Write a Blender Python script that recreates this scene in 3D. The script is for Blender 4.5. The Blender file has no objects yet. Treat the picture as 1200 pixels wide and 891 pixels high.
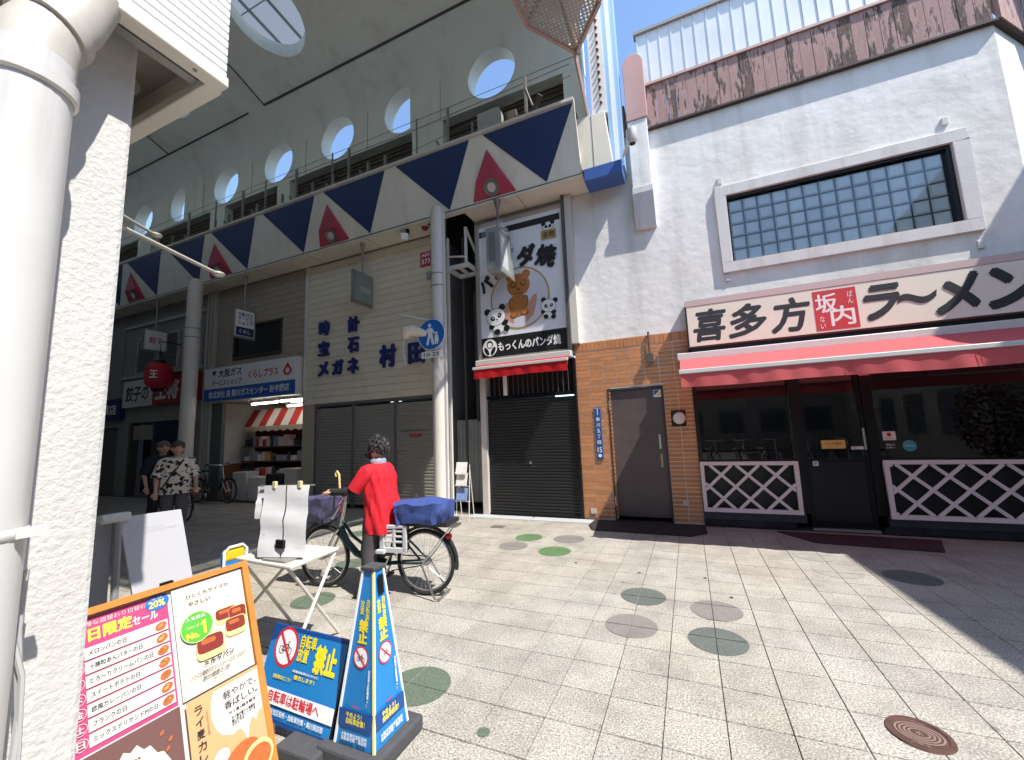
import bpy, bmesh, math, random
from mathutils import Vector, Matrix, noise
R = math.radians
random.seed(7)
S = bpy.context.scene
C = S.collection

# ------------------------------------------------------------------ camera
cam = bpy.data.cameras.new('camera'); cam_o = bpy.data.objects.new('camera', cam); C.objects.link(cam_o)
cam.sensor_width = 36; cam.lens = 14.25; cam.clip_start = .05; cam.clip_end = 900
cam_o.matrix_world = Matrix(((0.91684, 0.08547, 0.39001, 0), (0.39743, -0.10176, -0.91197, 0), (-0.03826, 0.99113, -0.12726, 1.55), (0, 0, 0, 1)))
S.camera = cam_o

# ------------------------------------------------------------------ sky and sun
SUN = Vector((.62, -.22, 1)).normalized()          # towards the sun
W = bpy.data.worlds.new('World'); S.world = W; W.use_nodes = True
nt = W.node_tree; nt.nodes.clear()
sky = nt.nodes.new('ShaderNodeTexSky'); sky.sky_type = 'NISHITA'; sky.sun_disc = False
sky.sun_elevation = math.asin(SUN.z); sky.sun_rotation = math.atan2(SUN.x, SUN.y)
sky.air_density = 1.0; sky.dust_density = .35; sky.ozone_density = 3.0
bg = nt.nodes.new('ShaderNodeBackground'); bg.inputs['Strength'].default_value = .15
wo = nt.nodes.new('ShaderNodeOutputWorld')
nt.links.new(sky.outputs[0], bg.inputs[0]); nt.links.new(bg.outputs[0], wo.inputs[0])
sl = bpy.data.lights.new('sun', 'SUN'); sl.energy = 3.6; sl.angle = R(.5); sl.color = (1, .955, .89)
so = bpy.data.objects.new('sun', sl); C.objects.link(so)
so.rotation_euler = SUN.to_track_quat('Z', 'Y').to_euler()
so.location = (8, -4, 20)
S.view_settings.view_transform = 'Standard'; S.view_settings.look = 'None'
S.view_settings.exposure = 1.17; S.view_settings.gamma = 1
S.cycles.max_bounces = 10; S.cycles.diffuse_bounces = 6; S.cycles.use_denoising = True

# ------------------------------------------------------------------ materials
def lin(c): return tuple(((x/255)/12.92 if x/255 <= .04045 else ((x/255+.055)/1.055)**2.4) for x in c)
MATS = {}
def mat(name, col, rough=.6, metal=0, var=.0, vscale=3., bump=0, bscale=40., rand=0, dirt=None, emit=0, spec=.5, dscale=2., alpha=None, bdist=.01, vor=False, streak=None):
    if name in MATS: return MATS[name]
    m = bpy.data.materials.new(name); m.use_nodes = True; MATS[name] = m
    t = m.node_tree; N = t.nodes; L = t.links; b = N['Principled BSDF']
    c = lin(col)
    b.inputs['Roughness'].default_value = rough; b.inputs['Metallic'].default_value = metal
    b.inputs['Specular IOR Level'].default_value = spec
    b.inputs['Base Color'].default_value = (*c, 1)
    if var or rand or dirt or bump:
        g = N.new('ShaderNodeNewGeometry'); src = None
        if var:
            n = N.new('ShaderNodeTexNoise'); n.inputs['Scale'].default_value = vscale; n.inputs['Detail'].default_value = 6; n.inputs['Roughness'].default_value = .65
            L.new(g.outputs['Position'], n.inputs['Vector'])
            mr = N.new('ShaderNodeMapRange'); mr.inputs[1].default_value = .25; mr.inputs[2].default_value = .75; mr.inputs[3].default_value = 1-var; mr.inputs[4].default_value = 1+var*.6
            L.new(n.outputs[0], mr.inputs[0])
            src = mr.outputs[0]
        if rand:
            oi = N.new('ShaderNodeObjectInfo')
            mr2 = N.new('ShaderNodeMapRange'); mr2.inputs[3].default_value = 1-rand; mr2.inputs[4].default_value = 1+rand
            L.new(oi.outputs['Random'], mr2.inputs[0])
            if src:
                mm = N.new('ShaderNodeMath'); mm.operation = 'MULTIPLY'; L.new(src, mm.inputs[0]); L.new(mr2.outputs[0], mm.inputs[1]); src = mm.outputs[0]
            else: src = mr2.outputs[0]
        out = None
        if src:
            vm = N.new('ShaderNodeVectorMath'); vm.operation = 'SCALE'; vm.inputs[0].default_value = c
            L.new(src, vm.inputs['Scale']); out = vm.outputs[0]
        if dirt:
            dn = N.new('ShaderNodeTexNoise'); dn.inputs['Scale'].default_value = dscale; dn.inputs['Detail'].default_value = 8; dn.inputs['Roughness'].default_value = .7
            L.new(g.outputs['Position'], dn.inputs['Vector'])
            mr3 = N.new('ShaderNodeMapRange'); mr3.inputs[1].default_value = .5; mr3.inputs[2].default_value = .75; mr3.inputs[4].default_value = dirt[1]
            L.new(dn.outputs[0], mr3.inputs[0])
            mx = N.new('ShaderNodeMix'); mx.data_type = 'RGBA'
            L.new(mr3.outputs[0], mx.inputs[0])
            if out: L.new(out, mx.inputs[6])
            else: mx.inputs[6].default_value = (*c, 1)
            mx.inputs[7].default_value = (*lin(dirt[0]), 1); out = mx.outputs[2]
        if streak:                                     # rain marks running down the face
            mp = N.new('ShaderNodeMapping'); mp.inputs['Scale'].default_value = (streak[2], streak[2], streak[2]*.09); L.new(g.outputs['Position'], mp.inputs['Vector'])
            sn = N.new('ShaderNodeTexNoise'); sn.inputs['Scale'].default_value = 1; sn.inputs['Detail'].default_value = 7; sn.inputs['Roughness'].default_value = .6; L.new(mp.outputs[0], sn.inputs['Vector'])
            sr = N.new('ShaderNodeMapRange'); sr.inputs[1].default_value = .5; sr.inputs[2].default_value = .72; sr.inputs[4].default_value = streak[1]; L.new(sn.outputs[0], sr.inputs[0])
            sx = N.new('ShaderNodeMix'); sx.data_type = 'RGBA'; L.new(sr.outputs[0], sx.inputs[0])
            if out: L.new(out, sx.inputs[6])
            else: sx.inputs[6].default_value = (*c, 1)
            sx.inputs[7].default_value = (*lin(streak[0]), 1); out = sx.outputs[2]
        if out: L.new(out, b.inputs['Base Color'])
        if bump:
            if vor:
                bn = N.new('ShaderNodeTexVoronoi'); bn.feature = 'SMOOTH_F1'; bn.inputs['Scale'].default_value = bscale
                wn = N.new('ShaderNodeTexNoise'); wn.inputs['Scale'].default_value = bscale*.6; L.new(g.outputs['Position'], wn.inputs['Vector'])
                va = N.new('ShaderNodeVectorMath'); va.operation = 'MULTIPLY_ADD'; va.inputs[1].default_value = (.02, .02, .02)
                L.new(wn.outputs['Color'], va.inputs[0]); L.new(g.outputs['Position'], va.inputs[2]); L.new(va.outputs[0], bn.inputs['Vector'])
            else:
                bn = N.new('ShaderNodeTexNoise'); bn.inputs['Scale'].default_value = bscale; bn.inputs['Detail'].default_value = 5
                L.new(g.outputs['Position'], bn.inputs['Vector'])
            bp = N.new('ShaderNodeBump'); bp.inputs['Strength'].default_value = bump; bp.inputs['Distance'].default_value = bdist
            L.new(bn.outputs[0], bp.inputs['Height']); L.new(bp.outputs[0], b.inputs['Normal'])
    if emit:
        b.inputs['Emission Color'].default_value = (*c, 1); b.inputs['Emission Strength'].default_value = emit
    return m

def paver_mat():
    m = bpy.data.materials.new('speckled_paver'); m.use_nodes = True
    t = m.node_tree; N = t.nodes; L = t.links; b = N['Principled BSDF']
    g = N.new('ShaderNodeNewGeometry')
    n1 = N.new('ShaderNodeTexNoise'); n1.inputs['Scale'].default_value = 95; n1.inputs['Detail'].default_value = 3; n1.inputs['Roughness'].default_value = .75
    n2 = N.new('ShaderNodeTexNoise'); n2.inputs['Scale'].default_value = .55; n2.inputs['Detail'].default_value = 7; n2.inputs['Roughness'].default_value = .62
    n3 = N.new('ShaderNodeTexNoise'); n3.inputs['Scale'].default_value = 2.3; n3.inputs['Detail'].default_value = 9; n3.inputs['Roughness'].default_value = .7
    for n in (n1, n2, n3): L.new(g.outputs['Position'], n.inputs['Vector'])
    r1 = N.new('ShaderNodeValToRGB'); e = r1.color_ramp.elements
    e[0].position = .36; e[0].color = (.12, .113, .106, 1); e[1].position = .64; e[1].color = (.60, .585, .55, 1)
    a = e.new(.46); a.color = (.315, .303, .283, 1); a = e.new(.55); a.color = (.385, .372, .348, 1)
    L.new(n1.outputs[0], r1.inputs[0])
    oi = N.new('ShaderNodeObjectInfo')
    mr = N.new('ShaderNodeMapRange'); mr.inputs[3].default_value = .93; mr.inputs[4].default_value = 1.06; L.new(oi.outputs['Random'], mr.inputs[0])
    mr2 = N.new('ShaderNodeMapRange'); mr2.inputs[1].default_value = .35; mr2.inputs[2].default_value = .66; mr2.inputs[3].default_value = 0; mr2.inputs[4].default_value = 1
    L.new(n2.outputs[0], mr2.inputs[0])
    tint = N.new('ShaderNodeMix'); tint.data_type = 'RGBA'; tint.inputs[6].default_value = (1, .985, .955, 1); tint.inputs[7].default_value = (1.03, .97, .87, 1)
    L.new(mr2.outputs[0], tint.inputs[0])
    m1 = N.new('ShaderNodeMix'); m1.data_type = 'RGBA'; m1.blend_type = 'MULTIPLY'; m1.inputs[0].default_value = 1
    L.new(r1.outputs[0], m1.inputs[6]); L.new(tint.outputs[2], m1.inputs[7])
    mr3 = N.new('ShaderNodeMapRange'); mr3.inputs[1].default_value = .42; mr3.inputs[2].default_value = .8; mr3.inputs[3].default_value = 1.02; mr3.inputs[4].default_value = .55
    L.new(n3.outputs[0], mr3.inputs[0])
    mu = N.new('ShaderNodeMath'); mu.operation = 'MULTIPLY'; L.new(mr3.outputs[0], mu.inputs[0]); L.new(mr.outputs[0], mu.inputs[1])
    vm = N.new('ShaderNodeVectorMath'); vm.operation = 'SCALE'; L.new(m1.outputs[2], vm.inputs[0]); L.new(mu.outputs[0], vm.inputs['Scale'])
    gv = N.new('ShaderNodeTexVoronoi'); gv.inputs['Scale'].default_value = 2.1; L.new(g.outputs['Position'], gv.inputs['Vector'])     # trodden gum and spots
    gr_ = N.new('ShaderNodeMapRange'); gr_.inputs[1].default_value = .03; gr_.inputs[2].default_value = .045; gr_.inputs[3].default_value = .55; gr_.inputs[4].default_value = 1; L.new(gv.outputs['Distance'], gr_.inputs[0])
    vg = N.new('ShaderNodeVectorMath'); vg.operation = 'SCALE'; L.new(vm.outputs[0], vg.inputs[0]); L.new(gr_.outputs[0], vg.inputs['Scale'])
    L.new(vg.outputs[0], b.inputs['Base Color']); b.inputs['Roughness'].default_value = .62
    bp = N.new('ShaderNodeBump'); bp.inputs['Strength'].default_value = .25; bp.inputs['Distance'].default_value = .003
    L.new(n1.outputs[0], bp.inputs['Height']); L.new(bp.outputs[0], b.inputs['Normal'])
    return m

def peel_mat():
    m = bpy.data.materials.new('peeling_pink_paint'); m.use_nodes = True
    t = m.node_tree; N = t.nodes; L = t.links; b = N['Principled BSDF']
    g = N.new('ShaderNodeNewGeometry')
    mp = N.new('ShaderNodeMapping'); mp.inputs['Scale'].default_value = (10, 10, 1.9); L.new(g.outputs['Position'], mp.inputs['Vector'])
    n1 = N.new('ShaderNodeTexNoise'); n1.inputs['Scale'].default_value = 1; n1.inputs['Detail'].default_value = 9; n1.inputs['Roughness'].default_value = .72
    L.new(mp.outputs[0], n1.inputs['Vector'])
    oi = N.new('ShaderNodeObjectInfo'); mr = N.new('ShaderNodeMapRange'); mr.inputs[3].default_value = -.06; mr.inputs[4].default_value = .09; L.new(oi.outputs['Random'], mr.inputs[0])
    ad = N.new('ShaderNodeMath'); ad.operation = 'ADD'; L.new(n1.outputs[0], ad.inputs[0]); L.new(mr.outputs[0], ad.inputs[1])
    r = N.new('ShaderNodeValToRGB'); e = r.color_ramp.elements
    e[0].position = .5; e[0].color = (*lin((172, 140, 134)), 1); e[1].position = .57; e[1].color = (*lin((62, 52, 48)), 1)
    a = e.new(.44); a.color = (*lin((158, 126, 120)), 1); a = e.new(.64); a.color = (*lin((110, 86, 78)), 1)
    L.new(ad.outputs[0], r.inputs[0]); L.new(r.outputs[0], b.inputs['Base Color']); b.inputs['Roughness'].default_value = .85
    bp = N.new('ShaderNodeBump'); bp.inputs['Strength'].default_value = .6; bp.inputs['Distance'].default_value = .01; bp.invert = True
    L.new(ad.outputs[0], bp.inputs['Height']); L.new(bp.outputs[0], b.inputs['Normal'])
    return m

def glass_mat(name, tint=(.55, .6, .62), rough=.02, ior=1.5):
    m = bpy.data.materials.new(name); m.use_nodes = True; MATS[name] = m
    t = m.node_tree; N = t.nodes; L = t.links; N.remove(N['Principled BSDF'])
    tr = N.new('ShaderNodeBsdfTransparent'); tr.inputs[0].default_value = (*tint, 1)
    gl = N.new('ShaderNodeBsdfGlossy'); gl.inputs['Roughness'].default_value = rough
    fr = N.new('ShaderNodeFresnel'); fr.inputs['IOR'].default_value = ior
    mx = N.new('ShaderNodeMixShader'); L.new(fr.outputs[0], mx.inputs[0]); L.new(tr.outputs[0], mx.inputs[1]); L.new(gl.outputs[0], mx.inputs[2])
    L.new(mx.outputs[0], N['Material Output'].inputs[0])
    return m
def translucent_mat(name, col, k=.5):
    m = bpy.data.materials.new(name); m.use_nodes = True; MATS[name] = m
    t = m.node_tree; N = t.nodes; L = t.links; N.remove(N['Principled BSDF'])
    a = N.new('ShaderNodeBsdfDiffuse'); b = N.new('ShaderNodeBsdfTranslucent')
    a.inputs[0].default_value = (*lin(col), 1); b.inputs[0].default_value = (*lin(col), 1)
    mx = N.new('ShaderNodeMixShader'); mx.inputs[0].default_value = k
    L.new(a.outputs[0], mx.inputs[1]); L.new(b.outputs[0], mx.inputs[2]); L.new(mx.outputs[0], N['Material Output'].inputs[0])
    return m

def film_mat(name, col, k):
    m = bpy.data.materials.new(name); m.use_nodes = True; MATS[name] = m
    t = m.node_tree; N = t.nodes; L = t.links; N.remove(N['Principled BSDF'])
    a = N.new('ShaderNodeBsdfTransparent'); b = N.new('ShaderNodeBsdfDiffuse'); b.inputs[0].default_value = (*lin(col), 1)
    mx = N.new('ShaderNodeMixShader'); mx.inputs[0].default_value = k
    L.new(a.outputs[0], mx.inputs[1]); L.new(b.outputs[0], mx.inputs[2]); L.new(mx.outputs[0], N['Material Output'].inputs[0])
    return m

# ------------------------------------------------------------------ mesh helpers
def wloc(p):
    v = Vector((0, 0, 0))
    while p: v += p.location; p = p.parent
    return v
def link(o, parent=None):
    C.objects.link(o)
    if parent: o.parent = parent
    return o
def tag(o, label=None, cat=None, group=None, kind=None):
    if label: o['label'] = label
    if cat: o['category'] = cat
    if group: o['group'] = group
    if kind: o['kind'] = kind
    return o
def thing(name, label, cat, loc=(0, 0, 0), group=None, rz=0):
    o = bpy.data.objects.new(name, None); o.empty_display_size = .2; C.objects.link(o)
    o.location = loc; o.rotation_euler = (0, 0, rz)
    return tag(o, label, cat, group)

class MB:
    def __init__(s): s.v = []; s.f = []
    def add(s, vs, fs):
        k = len(s.v); s.v += [tuple(v) for v in vs]; s.f += [tuple(i+k for i in f) for f in fs]; return s
    def box(s, x0, x1, y0, y1, z0, z1):
        return s.add([(x, y, z) for z in (z0, z1) for y in (y0, y1) for x in (x0, x1)],
                     [(0, 2, 3, 1), (4, 5, 7, 6), (0, 1, 5, 4), (1, 3, 7, 5), (3, 2, 6, 7), (2, 0, 4, 6)])
    def cbox(s, c, h, m=None):                       # centre, half sizes, optional rotation
        vs = [Vector((x*h[0], y*h[1], z*h[2])) for z in (-1, 1) for y in (-1, 1) for x in (-1, 1)]
        if m: vs = [m @ v for v in vs]
        return s.add([v+Vector(c) for v in vs], [(0, 2, 3, 1), (4, 5, 7, 6), (0, 1, 5, 4), (1, 3, 7, 5), (3, 2, 6, 7), (2, 0, 4, 6)])
    def prism(s, poly, axis, a, b):
        def mk(p, t):
            return {'y': (p[0], t, p[1]), 'x': (t, p[0], p[1]), 'z': (p[0], p[1], t)}[axis]
        n = len(poly)
        ar = sum(poly[i][0]*poly[(i+1) % n][1]-poly[(i+1) % n][0]*poly[i][1] for i in range(n))
        if (ar > 0) == (axis == 'y'): poly = poly[::-1]
        vs = [mk(p, a) for p in poly]+[mk(p, b) for p in poly]
        fs = [tuple(range(n))[::-1], tuple(range(n, 2*n))]+[(i, (i+1) % n, n+(i+1) % n, n+i) for i in range(n)]
        if a > b: fs = [f[::-1] for f in fs]
        return s.add(vs, fs)
    def bar(s, a, b, w, d, up=(0, 0, 1)):            # rectangular bar from a to b
        a = Vector(a); b = Vector(b); t = (b-a).normalized(); u = Vector(up)
        if abs(t.dot(u)) > .98: u = Vector((1, 0, 0))
        x = t.cross(u).normalized()*w/2; y = x.cross(t).normalized()*d/2
        vs = [p+sx*x+sy*y for p in (a, b) for sx, sy in ((-1, -1), (1, -1), (1, 1), (-1, 1))]
        return s.add(vs, [(0, 1, 2, 3), (7, 6, 5, 4), (0, 4, 5, 1), (1, 5, 6, 2), (2, 6, 7, 3), (3, 7, 4, 0)])
    def tube(s, pts, r, n=8, closed=False, cap=True):
        pts = [Vector(p) for p in pts]; m = len(pts)
        rs = r if isinstance(r, (list, tuple)) else [r]*m
        k = len(s.v); prev = None
        for i, p in enumerate(pts):
            if closed: t = pts[(i+1) % m]-pts[i-1]
            else: t = pts[min(i+1, m-1)]-pts[max(i-1, 0)]
            t.normalize()
            if prev is None:
                u = Vector((0, 0, 1)) if abs(t.z) < .9 else Vector((1, 0, 0))
                x = t.cross(u).normalized()
            else:
                x = (prev-t*prev.dot(t)).normalized()
            prev = x; y = t.cross(x)
            for j in range(n):
                a = 2*math.pi*j/n; s.v.append(tuple(p+(x*math.cos(a)+y*math.sin(a))*rs[i]))
        for i in range(m if closed else m-1):
            for j in range(n):
                a = k+i*n+j; b = k+i*n+(j+1) % n; c = k+((i+1) % m)*n+(j+1) % n; d = k+((i+1) % m)*n+j
                s.f.append((a, b, c, d))
        if cap and not closed:
            s.f.append(tuple(k+j for j in range(n))[::-1]); s.f.append(tuple(k+(m-1)*n+j for j in range(n)))
        return s
    def lathe(s, prof, c=(0, 0, 0), n=24, axis='z', a0=0, a1=2*math.pi):
        k = len(s.v); full = abs(a1-a0-2*math.pi) < 1e-6; nn = n if full else n+1
        for r, h in prof:
            for j in range(nn):
                a = a0+(a1-a0)*j/n; x = r*math.cos(a); y = r*math.sin(a)
                p = {'z': (x, y, h), 'y': (x, h, -y), 'x': (h, x, y)}[axis]
                s.v.append((p[0]+c[0], p[1]+c[1], p[2]+c[2]))
        for i in range(len(prof)-1):
            for j in range(n):
                j2 = (j+1) % nn
                s.f.append((k+i*nn+j, k+i*nn+j2, k+(i+1)*nn+j2, k+(i+1)*nn+j))
        return s
    def ball(s, c, r, n=12, m=8):
        r = r if isinstance(r, (tuple, list)) else (r, r, r)
        k = len(s.v)
        for i in range(m+1):
            th = math.pi*i/m
            for j in range(n):
                a = 2*math.pi*j/n
                s.v.append((c[0]+r[0]*math.sin(th)*math.cos(a), c[1]+r[1]*math.sin(th)*math.sin(a), c[2]-r[2]*math.cos(th)))
        for i in range(m):
            for j in range(n):
                s.f.append((k+i*n+j, k+i*n+(j+1) % n, k+(i+1)*n+(j+1) % n, k+(i+1)*n+j))
        return s
    def mesh(s, name, m, smooth=False):
        me = bpy.data.meshes.new(name); me.from_pydata(s.v, [], s.f); me.materials.append(m)
        if smooth: me.polygons.foreach_set('use_smooth', [True]*len(me.polygons))
        me.update(); return me
    def build(s, name, m, parent=None, smooth=False, bevel=0, local=False, label=None, sub=0, kind=None):
        if parent and not local:
            w = wloc(parent); s.v = [(a-w.x, b-w.y, c-w.z) for a, b, c in s.v]
        me = s.mesh(name, m, smooth)
        if smooth or True:
            bm = bmesh.new(); bm.from_mesh(me); bmesh.ops.remove_doubles(bm, verts=bm.verts, dist=1e-6)
            bmesh.ops.dissolve_degenerate(bm, dist=1e-6, edges=bm.edges)
            bm.to_mesh(me); bm.free()
        o = link(bpy.data.objects.new(name, me), parent)
        if smooth: me.set_sharp_from_angle(angle=R(40))
        if bevel:
            b = o.modifiers.new('bevel', 'BEVEL'); b.width = bevel; b.segments = 2; b.limit_method = 'ANGLE'; b.angle_limit = R(50)
        if sub:
            b = o.modifiers.new('sub', 'SUBSURF'); b.levels = sub; b.render_levels = sub
        return tag(o, label, kind=kind)
def BX(name, m, parent, x0, x1, y0, y1, z0, z1, bevel=0, label=None):
    return MB().box(x0, x1, y0, y1, z0, z1).build(name, m, parent, bevel=bevel, label=label)
def piece(me, name, parent, loc, rot=None):          # shared-mesh child at a world place
    o = bpy.data.objects.new(name, me); C.objects.link(o); o.parent = parent
    o.location = Vector(loc)-wloc(parent)
    if rot: o.rotation_euler = rot
    return o
def copy_tree(o, parent=None):
    c = o.copy(); C.objects.link(c); c.parent = parent
    for ch in list(o.children): copy_tree(ch, c)
    return c

# lettering and flat print on a plane: origin o, axes ux (right) and uy (up)
GLYPH = {}
def glyphs(body, bold, spacing, depth):
    key = (body, bold, spacing, depth > 0)
    if key not in GLYPH:
        cu = bpy.data.curves.new('lettering', 'FONT'); cu.body = body; cu.size = 1
        cu.space_character = spacing; cu.space_line = .95; cu.resolution_u = 3; cu.fill_mode = 'FRONT' if not depth else 'BOTH'
        cu.extrude = .05 if depth else 0
        o = bpy.data.objects.new('lettering', cu); C.objects.link(o)
        me = bpy.data.meshes.new_from_object(o)
        vs = [v.co.copy() for v in me.vertices]; fs = [tuple(p.vertices) for p in me.polygons]
        bpy.data.objects.remove(o); bpy.data.curves.remove(cu); bpy.data.meshes.remove(me)
        if bold:                                       # heavier strokes: the glyphs repeated a hair apart
            v2, f2 = list(vs), list(fs)
            for i in range(6):
                a = math.pi*i/3; k = len(v2)
                v2 += [v+Vector((bold*math.cos(a), bold*math.sin(a), -.0006*(i+1))) for v in vs]; f2 += [tuple(j+k for j in f) for f in fs]
            vs, fs = v2, f2
        GLYPH[key] = (vs, fs)
    return GLYPH[key]
class Sheet:
    def __init__(s, parent, o, ux, uy, lift=.002, local=False):
        s.p = parent; s.o = Vector(o); s.ux = Vector(ux).normalized(); s.uy = Vector(uy).normalized(); s.n = s.ux.cross(s.uy); s.k = lift; s.step = .0005; s.local = local
    def P(s, u, v, d=0): return s.o+s.ux*u+s.uy*v+s.n*(s.k+d)
    def poly(s, pts, m, name='print', up=True, depth=0):
        if up: s.k += s.step
        b = MB(); n = len(pts)
        if sum(pts[i][0]*pts[(i+1) % n][1]-pts[(i+1) % n][0]*pts[i][1] for i in range(n)) < 0: pts = pts[::-1]
        if depth:
            b.add([s.P(u, v) for u, v in pts]+[s.P(u, v, depth) for u, v in pts], [tuple(range(n))[::-1], tuple(range(n, 2*n))]+[(i, (i+1) % n, n+(i+1) % n, n+i) for i in range(n)])
        else: b.add([s.P(u, v) for u, v in pts], [tuple(range(n))])
        return b.build(name, m, s.p, local=s.local)
    def rect(s, u0, u1, v0, v1, m, name='print', **k): return s.poly([(u0, v0), (u1, v0), (u1, v1), (u0, v1)], m, name, **k)
    def ell(s, u, v, a, b, m, name='print', n=28, rot=0, **k):
        c, q = math.cos(rot), math.sin(rot)
        return s.poly([(u+a*math.cos(t)*c-b*math.sin(t)*q, v+a*math.cos(t)*q+b*math.sin(t)*c) for t in (2*math.pi*i/n for i in range(n))], m, name, **k)
    def ring(s, u, v, a, w, m, name='print', n=32, b=None):
        s.k += s.step; b = b or a; q = MB(); vs = []
        for i in range(n):
            t = 2*math.pi*i/n; vs += [s.P(u+a*math.cos(t), v+b*math.sin(t)), s.P(u+(a-w)*math.cos(t), v+(b-w)*math.sin(t))]
        q.add(vs, [(2*i, 2*((i+1) % n), 2*((i+1) % n)+1, 2*i+1) for i in range(n)])
        return q.build(name, m, s.p, local=s.local)
    def line(s, pts, w, m, name='print', up=True):
        if up: s.k += s.step
        q = MB()
        for (a, b), (c, d) in zip(pts, pts[1:]):
            l = math.hypot(c-a, d-b) or 1; x, y = -(d-b)/l*w/2, (c-a)/l*w/2
            q.add([s.P(a-x, b-y), s.P(c-x, d-y), s.P(c+x, d+y), s.P(a+x, b+y)], [(0, 1, 2, 3)])
        return q.build(name, m, s.p, local=s.local)
    def text(s, body, u, v, w, h, m, name='lettering', bold=.0, rot=0, spacing=1, depth=0, up=True, shear=0):   # centred on u, v, fitted into w x h
        if up: s.k += s.step
        vs, fs = glyphs(body, bold, spacing, depth)
        if not vs: return None
        x0 = min(a.x for a in vs); x1 = max(a.x for a in vs); y0 = min(a.y for a in vs); y1 = max(a.y for a in vs)
        c, q = math.cos(rot), math.sin(rot); b = MB(); out = []
        for a in vs:
            x = ((a.x-x0)/(x1-x0)-.5)*w; y = ((a.y-y0)/max(y1-y0, 1e-4)-.5)*h; x += y*shear
            out.append(s.P(u+x*c-y*q, v+x*q+y*c, (a.z+.05)*10*depth if depth else a.z*.2))
        b.add(out, fs)
        return b.build(name, m, s.p, local=s.local)

# ------------------------------------------------------------------ ground
PAVER = paver_mat()
m_joint = mat('joint_sand', (84, 78, 72), .95, var=.2, vscale=6)
ground = MB().add([(-260, -260, -.012), (260, -260, -.012), (260, 260, -.012), (-260, 260, -.012)], [(0, 1, 2, 3)]).build('ground', m_joint)
tag(ground, 'light speckled square paving of the street and arcade floor', kind='structure')
TX0, TY0, TP = .05, 2.275, .302
def paver_geo(gx=.0017, gy=.0034):
    h = TP/2-gx; k = TP/2-gy; c = .002; b = MB()
    b.add([(-h, -k, -.006), (h, -k, -.006), (h, k, -.006), (-h, k, -.006), (-h+c, -k+c, 0), (h-c, -k+c, 0), (h-c, k-c, 0), (-h+c, k-c, 0)],
          [(0, 1, 5, 4), (1, 2, 6, 5), (2, 3, 7, 6), (3, 0, 4, 7), (4, 5, 6, 7)])
    return b
pav = paver_geo().mesh('paver', PAVER)
MI = cam_o.matrix_world.inverted()
def shows(x, y):
    p = MI @ Vector((x, y, 0))
    if p.z > -.3: return 0
    u = p.x/-p.z*475; v = p.y/-p.z*475
    return 1/p.length_squared if abs(u) < 640 and abs(v) < 480 and u > -240 else 0
cells = []
for i in range(-70, 24):
    for j in range(-16, 17):
        x = TX0+(i+.5)*TP; y = TY0+(j+.5)*TP
        if y < -2.5 or y > 7.05: continue
        cells.append((shows(x, y), x, y))
cells.sort(reverse=True)
for s, x, y in cells[:300]:
    o = piece(pav, 'paver', ground, (x, y, -.0005+random.uniform(-.0006, .0006)), (random.gauss(0, .001), random.gauss(0, .001), random.choice((0, math.pi))))
rest = MB(); g0 = paver_geo()
for s, x, y in cells[300:]:
    z = random.uniform(-.0012, 0); rest.add([(a+x, b+y, c+z) for a, b, c in g0.v], g0.f)
rest.build('paver_field', PAVER, ground, kind='stuff')

# round coloured inlays, cut along the paving joints
def clip(poly, ax, val, keep):
    out = []
    for i in range(len(poly)):
        a = poly[i-1]; b = poly[i]
        ia = (a[ax]-val)*keep >= 0; ib = (b[ax]-val)*keep >= 0
        if ia != ib:
            t = (val-a[ax])/(b[ax]-a[ax]); out.append((a[0]+t*(b[0]-a[0]), a[1]+t*(b[1]-a[1])))
        if ib: out.append(b)
    return out
def inlay_disc(x, y, r, m, name='inlay_disc'):
    b = MB(); P = [(x+r*math.cos(2*math.pi*i/40), y+r*math.sin(2*math.pi*i/40)) for i in range(40)]
    i0 = math.floor((x-r-TX0)/TP); i1 = math.floor((x+r-TX0)/TP); j0 = math.floor((y-r-TY0)/TP); j1 = math.floor((y+r-TY0)/TP)
    for i in range(i0, i1+1):
        for j in range(j0, j1+1):
            q = P
            for ax, v, k in ((0, TX0+i*TP+.0025, 1), (0, TX0+(i+1)*TP-.0025, -1), (1, TY0+j*TP+.004, 1), (1, TY0+(j+1)*TP-.004, -1)):
                q = clip(q, ax, v, k) if len(q) > 2 else []
            if len(q) > 2: b.add([(u, v, .0022) for u, v in q], [tuple(range(len(q)))])
    return b.build(name, m, ground)
def speck(name, c):
    m = mat(name, c, .6, var=.6, vscale=95, dirt=((70, 66, 60), .35), dscale=3); return m
GR = speck('green_inlay', (96, 110, 94)); GF = speck('leaf_green_inlay', (92, 124, 82)); PU = speck('mauve_inlay', (132, 126, 122)); GY = speck('grey_green_inlay', (98, 104, 99)); PG = speck('pale_grey_inlay', (160, 156, 148))
for x, y, r, m in ((-2.3, 5.79, .2, GF), (-1.71, 5.85, .22, PU), (-2.35, 5.31, .2, PU), (-1.73, 5.23, .21, GF),
                   (-.52, 4.1, .2, GY), (.08, 3.98, .2, PU), (-.55, 3.49, .2, PU), (.06, 3.45, .2, GY),
                   (-1.69, 2.28, .2, GR), (-1.12, 2.06, .035, GR), (1.86, 5.33, .22, GY), (1.2, 5.85, .2, PG), (1.28, 5.35, .22, PG),
                   (-4.0, 4.05, .2, GR), (-4.6, 4.4, .2, PU), (-3.5, 3.05, .2, GR), (-5.1, 5.3, .21, GR), (-5.7, 5.9, .21, GR)):
    inlay_disc(x, y, r, m)
m_iron = mat('rusty_iron', (110, 84, 76), .55, .6, var=.3, vscale=30)
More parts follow.
